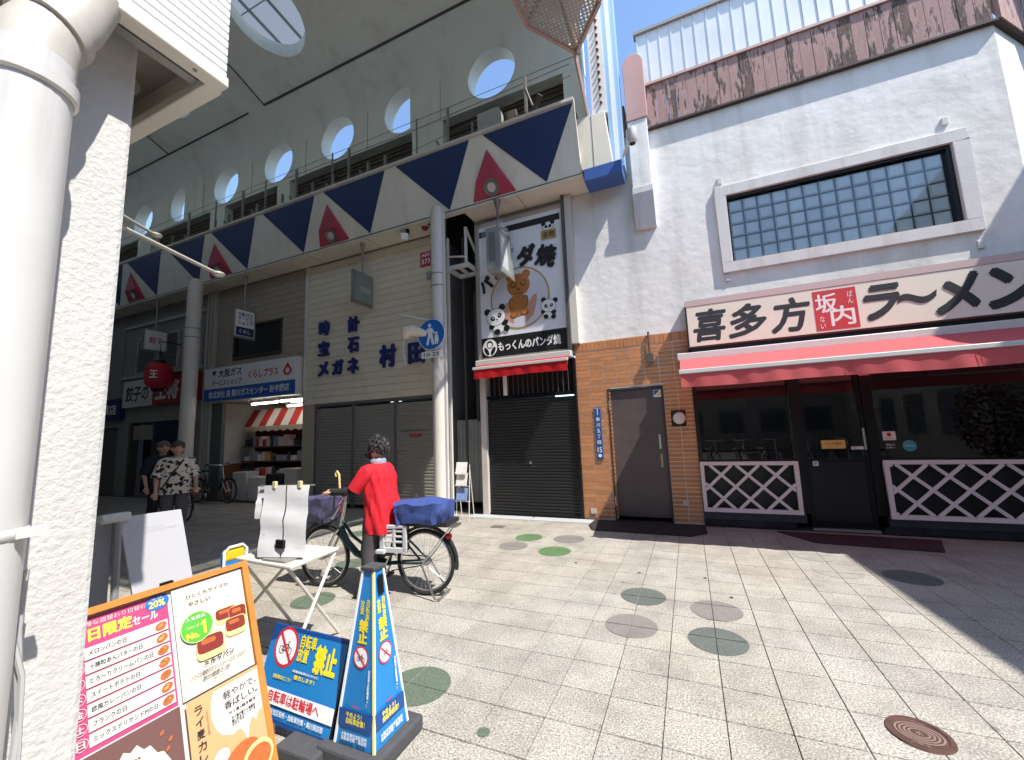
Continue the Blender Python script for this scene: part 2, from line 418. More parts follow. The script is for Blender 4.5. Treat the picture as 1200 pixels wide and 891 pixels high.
for x, y in ((-.62, 4.72), (.02, 4.75), (.22, 4.3), (-1.35, 4.85)):      # small survey studs
    MB().lathe([(.0, .005), (.015, .004), (.018, .0)], (x, y, .0005), 14).build('paving_stud', mat('dark_stud', (70, 64, 58), .6, .3), ground, smooth=True)
for x, y, w, d in ((-3.05, 6.3, .22, .16),):
    BX('drain_cover', mat('drain_grey', (96, 92, 84), .7, var=.3), ground, x-w/2, x+w/2, y-d/2, y+d/2, -.004, .004)
for x in (-3.35, -2.1):
    BX('threshold_slab', mat('slab_grey', (168, 170, 172), .7, var=.12, vscale=8), ground, x-.6, x+.62, 6.86, 7.12, -.004, .012, bevel=.004)

# manhole cover
mh = thing('manhole_cover', 'small round rusty brown iron manhole cover with ripple relief and lettering', 'manhole cover', (.91, 2.79, 0))
b = MB().lathe([(.0, .004), (.104, .004), (.106, .008), (.126, .008), (.13, .0)], (.91, 2.79, 0), 40); b.build('cover_plate', m_iron, mh, smooth=True)
mr_ = mat('worn_iron', (176, 150, 140), .45, .5, var=.25, vscale=40)
sh = Sheet(mh, (.91, 2.79, .004), (.95, -.3, 0), (.3, .95, 0))
for k in range(4):
    a0 = .034+.017*k
    sh.ring(0, 0, a0+.008, .008, mr_, 'relief_ring', b=(a0+.008)*.82); sh.k -= sh.step
sh.text('水', 0, 0, .03, .03, mr_, 'relief_mark', bold=.02); sh.text('大阪市', 0, -.088, .07, .018, mr_, 'relief_lettering', bold=.02); sh.text('◇◇', 0, .088, .06, .016, mr_, 'relief_mark')

# ------------------------------------------------------------------ restaurant building
F = 7.2
m_stucco = mat('white_stucco', (231, 229, 224), .85, var=.07, vscale=1.5, streak=((176, 172, 162), .5, 2.2), bump=.26, bscale=6, bdist=.035, dirt=((190, 186, 178), .5), dscale=1.3)
m_trim = mat('white_trim', (210, 208, 206), .8, var=.05, streak=((168, 162, 152), .5, 5), bump=.25, bscale=60)
m_black = mat('black_metal', (22, 21, 22), .35, .3)
m_mortar = mat('mortar', (216, 206, 190), .9, var=.12, vscale=9)
m_brick = mat('orange_brick_tile', (196, 130, 80), .5, var=.16, vscale=22, rand=.14)
PEEL = peel_mat()
m_panel = mat('white_ribbed_metal', (206, 212, 218), .45, .1, var=.05, vscale=2, rand=.02, dirt=((180, 178, 172), .5), dscale=.8)
ra = thing('restaurant_building', 'white stucco restaurant with glass block window, orange brick tile and weathered pink cornice', 'building', (1.2, 7.2, 0))
# body
wall = MB()
WX0, WX1, WZ0, WZ1 = .88, 3.65, 4.13, 5.27
wall.box(-1.8, WX0, F, 7.6, 3.12, 6.86).box(WX1, 4.3, F, 7.6, 3.12, 6.86).box(WX0, WX1, F, 7.6, 3.12, WZ0).box(WX0, WX1, F, 7.6, WZ1, 6.86)
wall.prism([(4.3, F), (8.3, 11.2), (8.3, 16), (7.9, 16), (7.9, 11.4), (4.3, 7.6)], 'z', 0, 6.86)
wall.build('wall', m_stucco, ra)
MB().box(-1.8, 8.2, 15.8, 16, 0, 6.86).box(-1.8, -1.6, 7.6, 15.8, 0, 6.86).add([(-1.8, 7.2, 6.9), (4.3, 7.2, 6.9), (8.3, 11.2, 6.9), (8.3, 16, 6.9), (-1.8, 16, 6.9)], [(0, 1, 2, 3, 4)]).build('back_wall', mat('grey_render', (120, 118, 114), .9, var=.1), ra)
BX('wall_block', mat('dark_brown_board', (58, 50, 46), .8, var=.2), ra, -1.75, -.62, 7.5, 7.9, 6.9, 7.75)
# window
fr = MB()
for x0, x1, z0, z1 in ((.72, 3.82, 3.96, 4.13), (.72, 3.82, 5.27, 5.44), (.72, .88, 4.13, 5.27), (3.65, 3.82, 4.13, 5.27)):
    fr.box(x0, x1, 7.145, 7.3, z0, z1)
wfr = fr.build('window_surround', m_trim, ra, bevel=.008)
inner = MB().box(.882, 3.648, 7.26, 7.32, 4.132, 4.16).box(.882, 3.648, 7.2, 7.32, 5.225, 5.268).box(.882, .915, 7.26, 7.32, 4.16, 5.225).box(3.6, 3.648, 7.2, 7.32, 4.16, 5.225)
inner.build('window_frame', m_black, wfr)
NC, NR = 13, 5; gx = (3.6-.915)/NC; gz = (5.225-4.16)/NR
m_gb = mat('frosted_glass_block', (222, 228, 228), .16, var=.14, vscale=2.5, bump=.25, bscale=22, rand=.09, spec=.8)
me = MB(); w = gx/2-.011; h = gz/2-.011
me.add([(-w, 0, -h), (w, 0, -h), (w, 0, h), (-w, 0, h), (-w+.02, -.018, -h+.02), (w-.02, -.018, -h+.02), (w-.02, -.018, h-.02), (-w+.02, -.018, h-.02)],
       [(0, 1, 5, 4), (1, 2, 6, 5), (2, 3, 7, 6), (3, 0, 4, 7), (4, 5, 6, 7)])
me = me.mesh('glass_block', m_gb)
for i in range(NC):
    for j in range(NR): piece(me, 'glass_block', wfr, (.915+(i+.5)*gx, 7.305, 4.16+(j+.5)*gz))
BX('outer_pane', glass_mat('clear_pane', (.96, .97, .97)), wfr, .915, 3.6, 7.262, 7.268, 4.16, 5.225)
BX('lattice_backing', mat('dark_slate', (40, 46, 54), .5), wfr, .9, 3.62, 7.307, 7.34, 4.15, 5.24)
for x, z in ((.78, 5.5), (3.6, 5.56), (.75, 3.83), (3.72, 3.72)): BX('wall_clip', m_trim, ra, x, x+.07, 7.17, 7.199, z, z+.11, bevel=.006)
# cornice boards
bw = .166; n = 0
bd = MB(); bd.box(-bw/2+.003, bw/2-.003, 0, .05, 0, .8); bd = bd.mesh('cornice_board', PEEL)
x = -.2
while x < 4.24:
    o = piece(bd, 'cornice_board', ra, (x+bw/2, 7.138+random.uniform(0, .008), 6.87)); x += bw
for k in range(14):
    t = (k+.5)*bw+.02; o = piece(bd, 'cornice_board', ra, (4.29+t*.7071+.045, 7.155+t*.7071-.045, 6.87), (0, 0, R(45)))
MB().prism([(-.21, 7.11), (4.32, 7.11), (7.3, 10.09), (7.1, 10.3), (4.25, 7.5), (-.21, 7.5)], 'z', 7.675, 7.72).build('cornice_cap', mat('pink_flashing', (190, 158, 148), .6, var=.15), ra)
MB().prism([(-.21, 7.12), (4.31, 7.12), (7.3, 10.11), (7.2, 10.2), (4.28, 7.26), (-.21, 7.26)], 'z', 6.835, 6.868).build('cornice_foot', mat('dark_drip', (60, 50, 48), .7), ra)
# ribbed parapet
pb = MB(); pw = .2
pb.box(-pw/2+.003, pw/2-.003, .012, .03, 7.72, 9.0).box(-pw/2+.003, -pw/2+.028, 0, .012, 7.72, 9.0)
pb = pb.mesh('parapet_panel', m_panel)
x = -.3
while x < 6.4: piece(pb, 'parapet_panel', ra, (x+pw/2, 7.38, 0)); x += pw
for k in range(12): piece(pb, 'parapet_panel', ra, (-.28, 7.52+k*pw, 0), (0, 0, -math.pi/2))
BX('parapet_flashing', mat('grey_flashing', (150, 146, 144), .5, .4), ra, -.34, 6.5, 7.34, 7.5, 9.0, 9.06)
MB().tube([(.55, 7.36, 7.86), (1.2, 7.35, 7.87), (2.15, 7.36, 7.86)], .012, 6).build('roof_cable', m_black, ra)
# pilaster with rounded pink top
pz = [(-.56, 7.0)]+[(-.38-.18*math.cos(a), 8.1+.2*math.sin(a)) for a in (math.pi*i/10 for i in range(11))]+[(-.2, 7.0)]
MB().prism(pz, 'y', 7.0, 7.3).build('pilaster_cap', mat('pink_paint', (186, 148, 142), .7, var=.12, vscale=4), ra, bevel=.01)
MB().box(-.55, -.22, 7.02, 7.199, 5.72, 6.998).build('pilaster', m_stucco, ra, bevel=.01)
MB().prism([(6.99, 5.715), (7.199, 5.715), (7.199, 5.0), (7.12, 5.0), (6.99, 5.6)], 'x', -.56, -.21).build('pilaster_foot', m_trim, ra, bevel=.008)
# brick tile with door
BX('brick_backing', m_mortar, ra, -1.8, -1.27, 7.198, 7.5, 0, 3.12)
MB().box(-.34, .1, 7.198, 7.5, 0, 3.12).box(-1.27, -.34, 7.198, 7.5, 2.23, 3.12).build('brick_backing', m_mortar, ra)
BWD, BH = .2375, .068
brk = MB().box(-BWD/2+.006, BWD/2-.006, 0, .02, .008, BH-.008)
brk = brk.mesh('brick_tile', m_brick)
hb = MB().box(-BWD/2+.005, -.006, 0, .02, .008, BH-.008).mesh('brick_tile', m_brick)
for r in range(43):
    for c in range(8):
        xc = -1.8+(c+.5)*BWD; z = .02+r*BH
        if xc+BWD/2 > -1.27 and z < 2.22:
            if c == 2:
                piece(hb, 'brick_tile', ra, (xc, 7.19+random.uniform(0, .003), z))
            continue
        piece(brk, 'brick_tile', ra, (xc, 7.19+random.uniform(0, .003), z), (0, 0, random.gauss(0, .004)))
fb = MB().box(-.105, .105, 0, .02, .008, BH-.008).mesh('brick_tile', m_brick)
for r in range(33):
    for xc in (-.23, -.008): piece(fb, 'brick_tile', ra, (xc, 7.19+random.uniform(0, .003), .02+r*BH), (0, 0, random.gauss(0, .004)))
sb = MB().box(-.033, .033, 0, .022, .004, .15).mesh('brick_tile', m_brick)
for k in range(26): piece(sb, 'brick_tile', ra, (-1.8+(k+.5)*.0731, 7.186, 2.955))
dr = BX('service_door', mat('dark_brown_door', (86, 74, 72), .42, var=.1, vscale=5, dirt=((112, 100, 96), .4), dscale=3), ra, -1.235, -.375, 7.222, 7.27, .07, 2.2, bevel=.004)
MB().box(-1.265, -1.237, 7.185, 7.29, .02, 2.235).box(-.373, -.345, 7.185, 7.29, .02, 2.235).box(-1.237, -.373, 7.185, 7.29, 2.203, 2.235).build('door_frame', mat('door_frame_brown', (62, 52, 50), .5), dr)
m_steel = mat('brushed_steel', (190, 188, 184), .35, .8)
MB().box(-.475, -.435, 7.19, 7.224, 1.18, 1.42).build('door_handle', m_steel, dr, bevel=.008)
MB().box(-.475, -.43, 7.208, 7.224, .88, 1.1).build('lock_plate', mat('brass_dull', (150, 138, 112), .4, .7), dr, bevel=.004)
BX('hinge', m_steel, dr, -1.252, -1.236, 7.178, 7.2, 1.86, 2.02); BX('hinge', m_steel, dr, -1.252, -1.236, 7.178, 7.2, .25, .4)
ss = Sheet(dr, (-.44, 7.221, 2.1), (1, 0, 0), (0, 0, 1))
ss.rect(-.06, .06, -.06, .06, mat('sticker_white', (226, 226, 222), .4), 'sticker'); ss.poly([(-.052, .052), (.04, .052), (-.052, -.03)], mat('sticker_blue', (40, 62, 150), .4)); ss.poly([(.052, .04), (.052, -.03), (-.03, -.03)], mat('sticker_yellow', (226, 200, 50), .4))
# shop front: plinth, posts, glass, interior
m_dkt = mat('black_tile', (34, 36, 42), .25, rand=.2, var=.1)
BX('plinth', mat('dark_grey_stone', (52, 54, 62), .5, var=.15, vscale=10), ra, .1, 1.44, 7.16, 7.3, .1, .23); BX('plinth', MATS['dark_grey_stone'], ra, 2.36, 5.2, 7.16, 7.3, .1, .23)
tl = MB().box(-.098, .098, 0, .02, 0, .096).mesh('plinth_tile', m_dkt)
x = .2
while x < 5.2:
    if not 1.35 < x < 2.4: piece(tl, 'plinth_tile', ra, (x, 7.14, .002))
    x += .2
post = MB()
for a, c in ((.1, .16), (1.4, 1.5), (2.26, 2.38), (4.2, 4.34)): post.box(a, c, 7.17, 7.33, .23, 2.9)
post.box(.16, 4.2, 7.18, 7.32, 2.34, 2.9); post.box(.1, .16, 7.33, 7.5, 0, 3.1)
for a, c in ((.16, 1.4), (2.38, 4.2)): post.box(a, c, 7.18, 7.32, .93, .99)
post.build('shopfront_frame', m_black, ra)
BX('lower_panel', mat('black_panel', (26, 26, 27), .5), ra, .16, 1.4, 7.26, 7.3, .23, .93); BX('lower_panel', MATS['black_panel'], ra, 2.38, 4.2, 7.26, 7.3, .23, .93)
GL = glass_mat('shop_glass', (.5, .53, .54), .02, 1.9)
BX('window_pane', GL, ra, .16, 1.4, 7.24, 7.248, .99, 2.34); BX('window_pane', GL, ra, 2.38, 4.2, 7.24, 7.248, .99, 2.34)
d2 = BX('entrance_door', m_black, ra, 1.502, 1.56, 7.2, 7.25, .04, 2.335)
MB().box(2.2, 2.258, 7.2, 7.25, .04, 2.335).box(1.56, 2.2, 7.2, 7.25, 2.26, 2.335).box(1.56, 2.2, 7.2, 7.25, .04, .13).box(1.56, 2.2, 7.2, 7.25, .95, 1.0).build('door_rail', m_black, d2)
BX('door_pane', GL, d2, 1.56, 2.2, 7.222, 7.23, 1.0, 2.26)
BX('door_panel', mat('dark_door_panel', (28, 29, 32), .3), d2, 1.56, 2.2, 7.222, 7.23, .13, .95)
BX('pull_handle', m_steel, d2, 2.215, 2.24, 7.165, 7.19, 1.12, 1.42, bevel=.004)
BX('door_sill', m_steel, ra, 1.5, 2.26, 7.17, 7.25, .0, .035)
ds = Sheet(d2, (1.87, 7.199, 1.2), (1, 0, 0), (0, 0, 1))
ds.rect(-.14, .14, -.06, .06, mat('notice_yellow', (214, 176, 96), .5), 'door_notice'); ds.text('ようこそ営業中', 0, .012, .2, .035, mat('ink', (40, 36, 32), .6), bold=.015); ds.text('ラーメン', 0, -.034, .12, .02, MATS['ink'])
ds.rect(.2, .34, -.075, -.035, mat('notice_white', (228, 226, 222), .5), 'door_notice'); ds.text('自動ドア', .27, -.055, .12, .028, MATS['ink'])
ds.rect(-.27, -.205, -.3, -.235, MATS['notice_white'], 'door_sticker'); ds.text('禁', -.2375, -.2675, .045, .045, MATS['ink'], bold=.02)
ws = Sheet(ra, (2.52, 7.239, 1.3), (1, 0, 0), (0, 0, 1))
ws.rect(-.07, .07, -.06, .06, MATS['notice_white'], 'window_sticker'); ws.ell(0, .018, .025, .03, mat('sticker_red', (190, 40, 50), .5)); ws.text('Ponta', 0, -.035, .09, .025, MATS['sticker_red'])
ws.ell(.2, -.14, .075, .075, mat('sticker_teal', (70, 150, 170), .5), 'window_sticker'); ws.text('PayPay', .2, -.14, .1, .025, MATS['notice_white'])
ws.text('現金のみ', .0, -.12, .1, .03, MATS['notice_white']); ws.text('お願い', .0, -.16, .1, .025, MATS['notice_white'])
ts = Sheet(ra, (2.32, 7.169, 2.22), (1, 0, 0), (0, 0, 1))
ts.rect(-.06, .06, -.07, .07, mat('sticker_pink', (224, 130, 140), .5), 'post_sticker'); ts.text('手', 0, 0, .07, .08, MATS['notice_white'], bold=.02)
# dark dining room
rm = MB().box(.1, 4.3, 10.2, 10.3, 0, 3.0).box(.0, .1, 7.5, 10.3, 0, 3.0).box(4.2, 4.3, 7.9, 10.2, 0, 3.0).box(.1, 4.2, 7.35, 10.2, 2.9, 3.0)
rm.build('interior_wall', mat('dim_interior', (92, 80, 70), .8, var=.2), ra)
BX('counter', mat('dark_wood', (70, 48, 36), .5, var=.3), ra, .6, 3.6, 8.9, 9.3, 0, 1.02)
for x in (.8, 1.5, 2.7, 3.4):
    MB().lathe([(.16, .62), (.17, .66), (.0, .67)], (x, 8.5, 0), 16).tube([(x, 8.5, 0), (x, 8.5, .62)], .03, 8).build('stool', m_black, ra, smooth=True)
for x in (.7, 1.6, 3.0, 3.8): BX('menu_strip', mat('paper_menu', (190, 170, 130), .8), ra, x, x+.5, 10.17, 10.195, 1.75, 2.1)

# restaurant sign
m_cream = mat('sign_cream', (228, 221, 204), .5, var=.05, vscale=2)
m_ink = mat('sign_black', (46, 46, 48), .5)
m_red = mat('sign_red', (196, 56, 62), .5, var=.06)
m_wh = mat('print_white', (232, 230, 226), .5)
sg = thing('shop_sign', 'long cream signboard with black Japanese lettering and a red seal above the pink awning', 'sign', (2.3, 7.2, 2.78))
BX('sign_box', mat('sign_case_brown', (86, 70, 64), .5), sg, .1, 4.62, 6.97, 7.198, 2.76, 3.54, bevel=.01)
BX('sign_face', m_cream, sg, .125, 4.6, 6.955, 6.972, 2.785, 3.43)
BX('sign_top_strip', mat('mauve_strip', (196, 176, 172), .5), sg, .1, 4.62, 6.95, 6.97, 3.435, 3.53)
BX('sign_under', m_black, sg, .12, 4.6, 7.0, 7.19, 2.68, 2.758)
q = Sheet(sg, (0, 6.955, 3.1), (1, 0, 0), (0, 0, 1), lift=.001)
# blocky hand-cut characters as in the sign
for ch, u, w in (('喜', .435, .46), ('多', .965, .5), ('方', 1.51, .46)): q.text(ch, u, .0, w, .52, m_ink, bold=.035, shear=.15)
q.rect(1.8, 2.3, -.29, .29, m_red, 'red_seal')
q.text('坂', 1.95, .1, .26, .28, m_wh, bold=.02); q.text('内', 2.12, -.1, .28, .28, m_wh, bold=.02); q.text('ば\nん', 2.23, .15, .06, .18, m_wh); q.text('な\nい', 1.88, -.17, .06, .18, m_wh)
q.text('ラ', 2.55, .02, .4, .5, m_ink, bold=.05, shear=.25)
wv = [(2.74+.4*i/24, .045*math.sin(i/24*6.0+.6)-.01+.05*(i/24)) for i in range(25)]
q.poly([(u, v+.045) for u, v in wv]+[(u-.015, v-.045) for u, v in wv[::-1]], m_ink, 'lettering')
q.text('メ', 3.34, .01, .44, .54, m_ink, bold=.05, shear=.15); q.text('ン', 3.86, .01, .5, .54, m_ink, bold=.05, shear=.1)

# awnings
m_aw = translucent_mat('pink_awning_fabric', (208, 106, 108), .25)
m_alu = mat('white_aluminium', (214, 210, 204), .4, .2, var=.05)
def awning(name, label, x0, x1, yw, zw, yf, zf, val, fab, wave=.012):
    t = thing(name, label, 'awning', ((x0+x1)/2, yw, zw))
    BX('cassette', m_alu, t, x0-.04, x1+.04, yw-.2, yw-.005, zw-.02, zw+.1, bevel=.015)
    n = max(4, int((x1-x0)/.15)); b = MB(); vs = []; fs = []
    for i in range(n+1):
        x = x0+(x1-x0)*i/n
        for k, s in enumerate((0, .25, .5, .75, 1)):
            y = yw-.2+(yf-yw+.2)*s; z = zw-.01+(zf-zw+.01)*s-.03*math.sin(math.pi*s)*(1 if abs(yf-yw) > .6 else .3)
            vs.append((x, y, z))
    for i in range(n):
        for k in range(4): a = i*5+k; fs.append((a, a+1, a+6, a+5))
    b.add(vs, fs).build('canopy', fab, t, smooth=True)
    BX('front_bar', m_alu, t, x0-.02, x1+.02, yf-.035, yf, zf-.03, zf+.025, bevel=.008)
    b = MB(); vs = []; fs = []; n2 = n*3
    for i in range(n2+1):
        x = x0+(x1-x0)*i/n2
        for k in range(4):
            s = k/3
            vs.append((x, yf-.02+s*wave*math.sin(x*9+2*math.sin(x*2.3))+s*.01*math.sin(x*23), zf-.03-val*s*(1+.04*math.sin(x*3.1))))
    for i in range(n2):
        for k in range(3): a = i*4+k; fs.append((a, a+1, a+5, a+4))
    b.add(vs, fs).build('valance', fab, t, smooth=True)
    for x in (x0+.06, x1-.06):
        MB().bar((x, yw-.1, zw-.01), (x, (yw+yf)/2, (zw+zf)/2-.09), .03, .04).bar((x, (yw+yf)/2, (zw+zf)/2-.09), (x, yf, zf-.02), .03, .04).build('folding_arm', m_alu, t)
    return t
aw = awning('window_awning', 'long faded pink awning with white cassette over the restaurant front', -.04, 5.0, 7.17, 2.6, 5.6, 2.23, .17, m_aw)
for x in (.7, 1.72, 2.75, 3.9): MB().bar((x, 5.565, 2.19), (x+.006, 5.565, 2.04), .006, .004).build('valance_seam', mat('seam_red', (150, 60, 66), .8), aw)

# lattice screens
def lattice(name, label, x0, x1, z0, z1, m):
    t = thing(name, label, 'lattice', ((x0+x1)/2, 7.12, z0))
    y0, y1 = 7.09, 7.13; w = .055
    MB().box(x0, x1, y0, y1, z0, z0+w).box(x0, x1, y0, y1, z1-w, z1).box(x0, x0+w, y0, y1, z0+w, z1-w).box(x1-w, x1, y0, y1, z0+w, z1-w).build('frame', m, t, bevel=.004)
    H = z1-z0-2*w; xa, xb = x0+w, x1-w; za = z0+w; p = .36
    for s, dy in ((1, 7.1), (-1, 7.112)):
        k = -4
        while True:
            c = xa+k*p+.05; k += 1
            if c > xb+H: break
            # slope about 50 degrees
            g = 1.0
            t0, t1 = 0., H
            def xx(t): return c+s*(t-H/2)*1.02
            pts = [t0+(t1-t0)*i/200 for i in range(201)]
            ok = [t_ for t_ in pts if xa <= xx(t_) <= xb]
            if len(ok) < 8: continue
            MB().bar((xx(ok[0]), dy+.006, za+ok[0]), (xx(ok[-1]), dy+.006, za+ok[-1]), .012, .042, up=(-s*1.02*0+1, 0, 0)).build('slat', m, t)
    return t
m_lat = mat('white_lattice_paint', (226, 214, 214), .5, var=.06, vscale=6)
lattice('lattice_screen', 'short white diamond lattice screen beside the brick wall', .11, 1.4, .22, .975, m_lat)
lattice('lattice_screen', 'long white diamond lattice screen right of the restaurant door', 2.37, 4.3, .21, .98, m_lat)

# wall lamp, address plate, outlet, mats
wl = thing('wall_lamp', 'round white frosted wall lamp on a square black plate on brick', 'wall lamp', (-.13, 7.19, 1.55))
BX('back_plate', m_black, wl, -.25, -.03, 7.155, 7.188, 1.54, 1.8, bevel=.012)
MB().lathe([(.0, 7.085), (.06, 7.09), (.092, 7.115), (.098, 7.15), (.098, 7.156)], (-.13, 0, 1.67), 28, 'y').build('lamp_shade', mat('opal_glass', (226, 216, 212), .3), wl, smooth=True)
ap = thing('address_plate', 'narrow vertical blue address plate with white characters on brick wall', 'plate', (-1.45, 7.185, 1.0))
BX('plate', mat('enamel_blue', (34, 84, 150), .25), ap, -1.51, -1.4, 7.172, 7.186, 1.02, 1.93, bevel=.002)
a = Sheet(ap, (-1.455, 7.172, 1.475), (1, 0, 0), (0, 0, 1), lift=.0005)
for i, ch in enumerate('駒川五丁目'): a.text(ch, 0, .24-.1*i, .06, .065, m_wh, bold=.02)
a.text('15', 0, -.29, .075, .09, m_wh, bold=.02); a.ell(0, -.39, .032, .03, m_wh); a.line([(0, .42), (0, .31)], .012, m_wh); a.text('東住吉区', 0, .435, .09, .022, m_wh)
BX('wall_socket', mat('socket_grey', (196, 190, 180), .5), ra, -.19, -.1, 7.172, 7.188, .28, .37, bevel=.004)
BX('wall_socket', MATS['socket_grey'], ra, -1.68, -1.58, 7.176, 7.188, .1, .18, bevel=.004)
m_mat = mat('dark_rubber_mat', (42, 38, 40), .85, var=.2, vscale=40, bump=.4, bscale=180)
mt = MB().prism([(-1.62, 6.72), (-1.5, 6.42), (-.1, 6.38), (.12, 6.62), (.1, 7.1), (-1.6, 7.12)], 'z', .0025, .02).build('door_mat', m_mat, bevel=.004); tag(mt, 'black rubber mat with cut corners in front of brown service door', 'mat')
mt = MB().prism([(1.02, 6.95), (1.35, 6.45), (2.55, 6.35), (2.75, 6.9)], 'z', .0025, .02).build('door_mat', mat('maroon_mat', (66, 36, 42), .9, var=.2, vscale=30, bump=.4, bscale=160), bevel=.004); tag(mt, 'dark maroon mat in front of the restaurant glass door', 'mat')
# meter pipes above the service door
pm = MB().tube([(-.5, 7.16, 3.16), (-.5, 7.15, 2.75)], .018, 8).box(-.55, -.45, 7.1, 7.187, 2.62, 2.78); pm.build('wall_bracket', mat('dull_grey', (90, 88, 84), .6, .3), ra)

# ------------------------------------------------------------------ arcade roof
m_vault = mat('grey_green_vault', (222, 228, 222), .6, var=.05, vscale=1.2, dirt=((200, 204, 198), .4), dscale=.6, streak=((176, 176, 168), .45, 1.6))
m_fcream = mat('cream_fascia', (228, 220, 204), .55, var=.05, vscale=2, streak=((190, 178, 160), .35, 4))
m_navy = mat('navy_panel', (24, 44, 92), .5, var=.06)
m_pink = mat('rose_panel', (178, 62, 84), .5, var=.06)
AX0, AX1 = -25., -1.32
ar = thing('arcade_roof', 'grey green vaulted arcade roof with round holes and navy and rose triangles on its fascia', 'arcade roof', (-8, 7.2, 0))
prof = [(7.2, 8.66), (7.2, 9.7), (7.17, 9.98), (7.07, 10.22), (6.86, 10.42), (6.56, 10.55), (5.8, 10.86), (5.0, 11.07), (3.85, 11.2)]
full = prof+[(7.7-y, z) for y, z in prof[-2::-1]]
outer = []
for i, (y, z) in enumerate(full):
    a = full[max(i-1, 0)]; c = full[min(i+1, len(full)-1)]
    t = Vector((c[0]-a[0], c[1]-a[1])).normalized(); n = Vector((t.y, -t.x))     # outward
    outer.append((y+n.x*.32, z+n.y*.32))
vb = MB(); n = len(full); vs = []; fs = []
for x in (AX0, AX1):
    vs += [(x, y, z) for y, z in full]+[(x, y, z) for y, z in outer]
m2 = 2*n
for i in range(n-1):
    fs.append((i, i+1, m2+i+1, m2+i)); fs.append((n+i+1, n+i, m2+n+i, m2+n+i+1))
    fs.append((i+1, i, n+i, n+i+1)); fs.append((m2+i, m2+i+1, m2+n+i+1, m2+n+i))
fs.append((0, m2, m2+n, n)); fs.append((m2+n-1, n-1, 2*n-1, m2+2*n-1))
vb.add(vs, fs)
vault = vb.build('vault', m_vault, ar)
bm = bmesh.new(); bm.from_mesh(vault.data); bmesh.ops.recalc_face_normals(bm, faces=bm.faces); bm.to_mesh(vault.data); bm.free()
cut = MB()
def cyl(b, c, r, axis, h0, h1, half=None, n=36):
    pts = [(r*math.cos(2*math.pi*i/n), r*math.sin(2*math.pi*i/n)) for i in range(n)]
    if half is not None: pts = clip(pts, 0, half, -1)
    if axis == 'y': b.prism([(c[0]+u, c[2]+v) for u, v in pts], 'y', h0, h1)
    else: b.prism([(c[0]+u, c[1]+v) for u, v in pts], 'z', h0, h1)
for x, half in ((-3.3, None), (-5.65, .2), (-7.78, None), (-10.0, None), (-12.3, None), (-14.6, .2), (-16.8, None), (-19.1, None)):
    cyl(cut, (x, 0, 9.33), .57, 'y', 6.7, 8.2, half)
    cyl(cut, (x, 0, 9.33), .57, 'y', -.6, .9, half)
for x in (-3.5, -7.9, -12.3, -16.7, -21.1):
    cyl(cut, (x, 5.25, 0), .8, 'z', 10.2, 12.2)
co = cut.build('cutter', m_vault)
bm = bmesh.new(); bm.from_mesh(co.data); bmesh.ops.recalc_face_normals(bm, faces=bm.faces); bm.to_mesh(co.data); bm.free()

md = vault.modifiers.new('holes', 'BOOLEAN'); md.operation = 'DIFFERENCE'; md.object = co; md.solver = 'EXACT'
bpy.context.view_layer.update()
dg = bpy.context.evaluated_depsgraph_get()
me = bpy.data.meshes.new_from_object(vault.evaluated_get(dg)); vault.modifiers.clear(); vault.data = me
bpy.data.objects.remove(co)
me.polygons.foreach_set('use_smooth', [True]*len(me.polygons)); me.set_sharp_from_angle(angle=R(38))
# joints in the vault
m_gro = mat('dark_joint', (74, 78, 76), .8)
MB().box(-9.75, AX1, 6.535, 6.575, 10.525, 10.56).build('vault_joint', m_gro, ar)
MB().box(-20, -10.4, 6.54, 6.57, 10.53, 10.555).build('vault_joint', m_gro, ar)
for xj in (-9.76, -14.15):
    MB().tube([(xj, y-.0, z-.004) for y, z in prof[5:]], .02, 6).build('vault_joint', m_gro, ar)
for xj in (-4.6, -6.75, -8.9, -11.1, -13.4):
    MB().bar((xj, 7.198, 8.68), (xj, 7.198, 9.7), .012, .006).build('panel_seam', mat('seam_grey', (112, 120, 116), .7), ar)
MB().bar((AX0, 7.196, 8.92), (AX1, 7.196, 8.92), .006, .01).build('panel_seam', MATS['seam_grey'], ar)
# skylight roofing above the ceiling holes
sk = translucent_mat('milky_roof_sheet', (128, 133, 140), .5)
MB().add([(AX0, 3.9, 12.15), (AX1, 3.9, 12.15), (AX1, 6.9, 11.75), (AX0, 6.9, 11.75)], [(0, 1, 2, 3)]).build('skylight_sheet', sk, ar)
for x in [(-3.3-.62*k) for k in range(30)]:
    MB().bar((x, 3.9, 12.1), (x, 6.9, 11.7), .05 if int(abs(x)*10) % 3 else .09, .05).build('skylight_rib', mat('rib_grey', (120, 124, 126), .5), ar)
MB().bar((AX0, 5.5, 11.9), (AX1, 5.5, 11.9), .02, .02).build('skylight_rib', MATS['rib_grey'], ar)
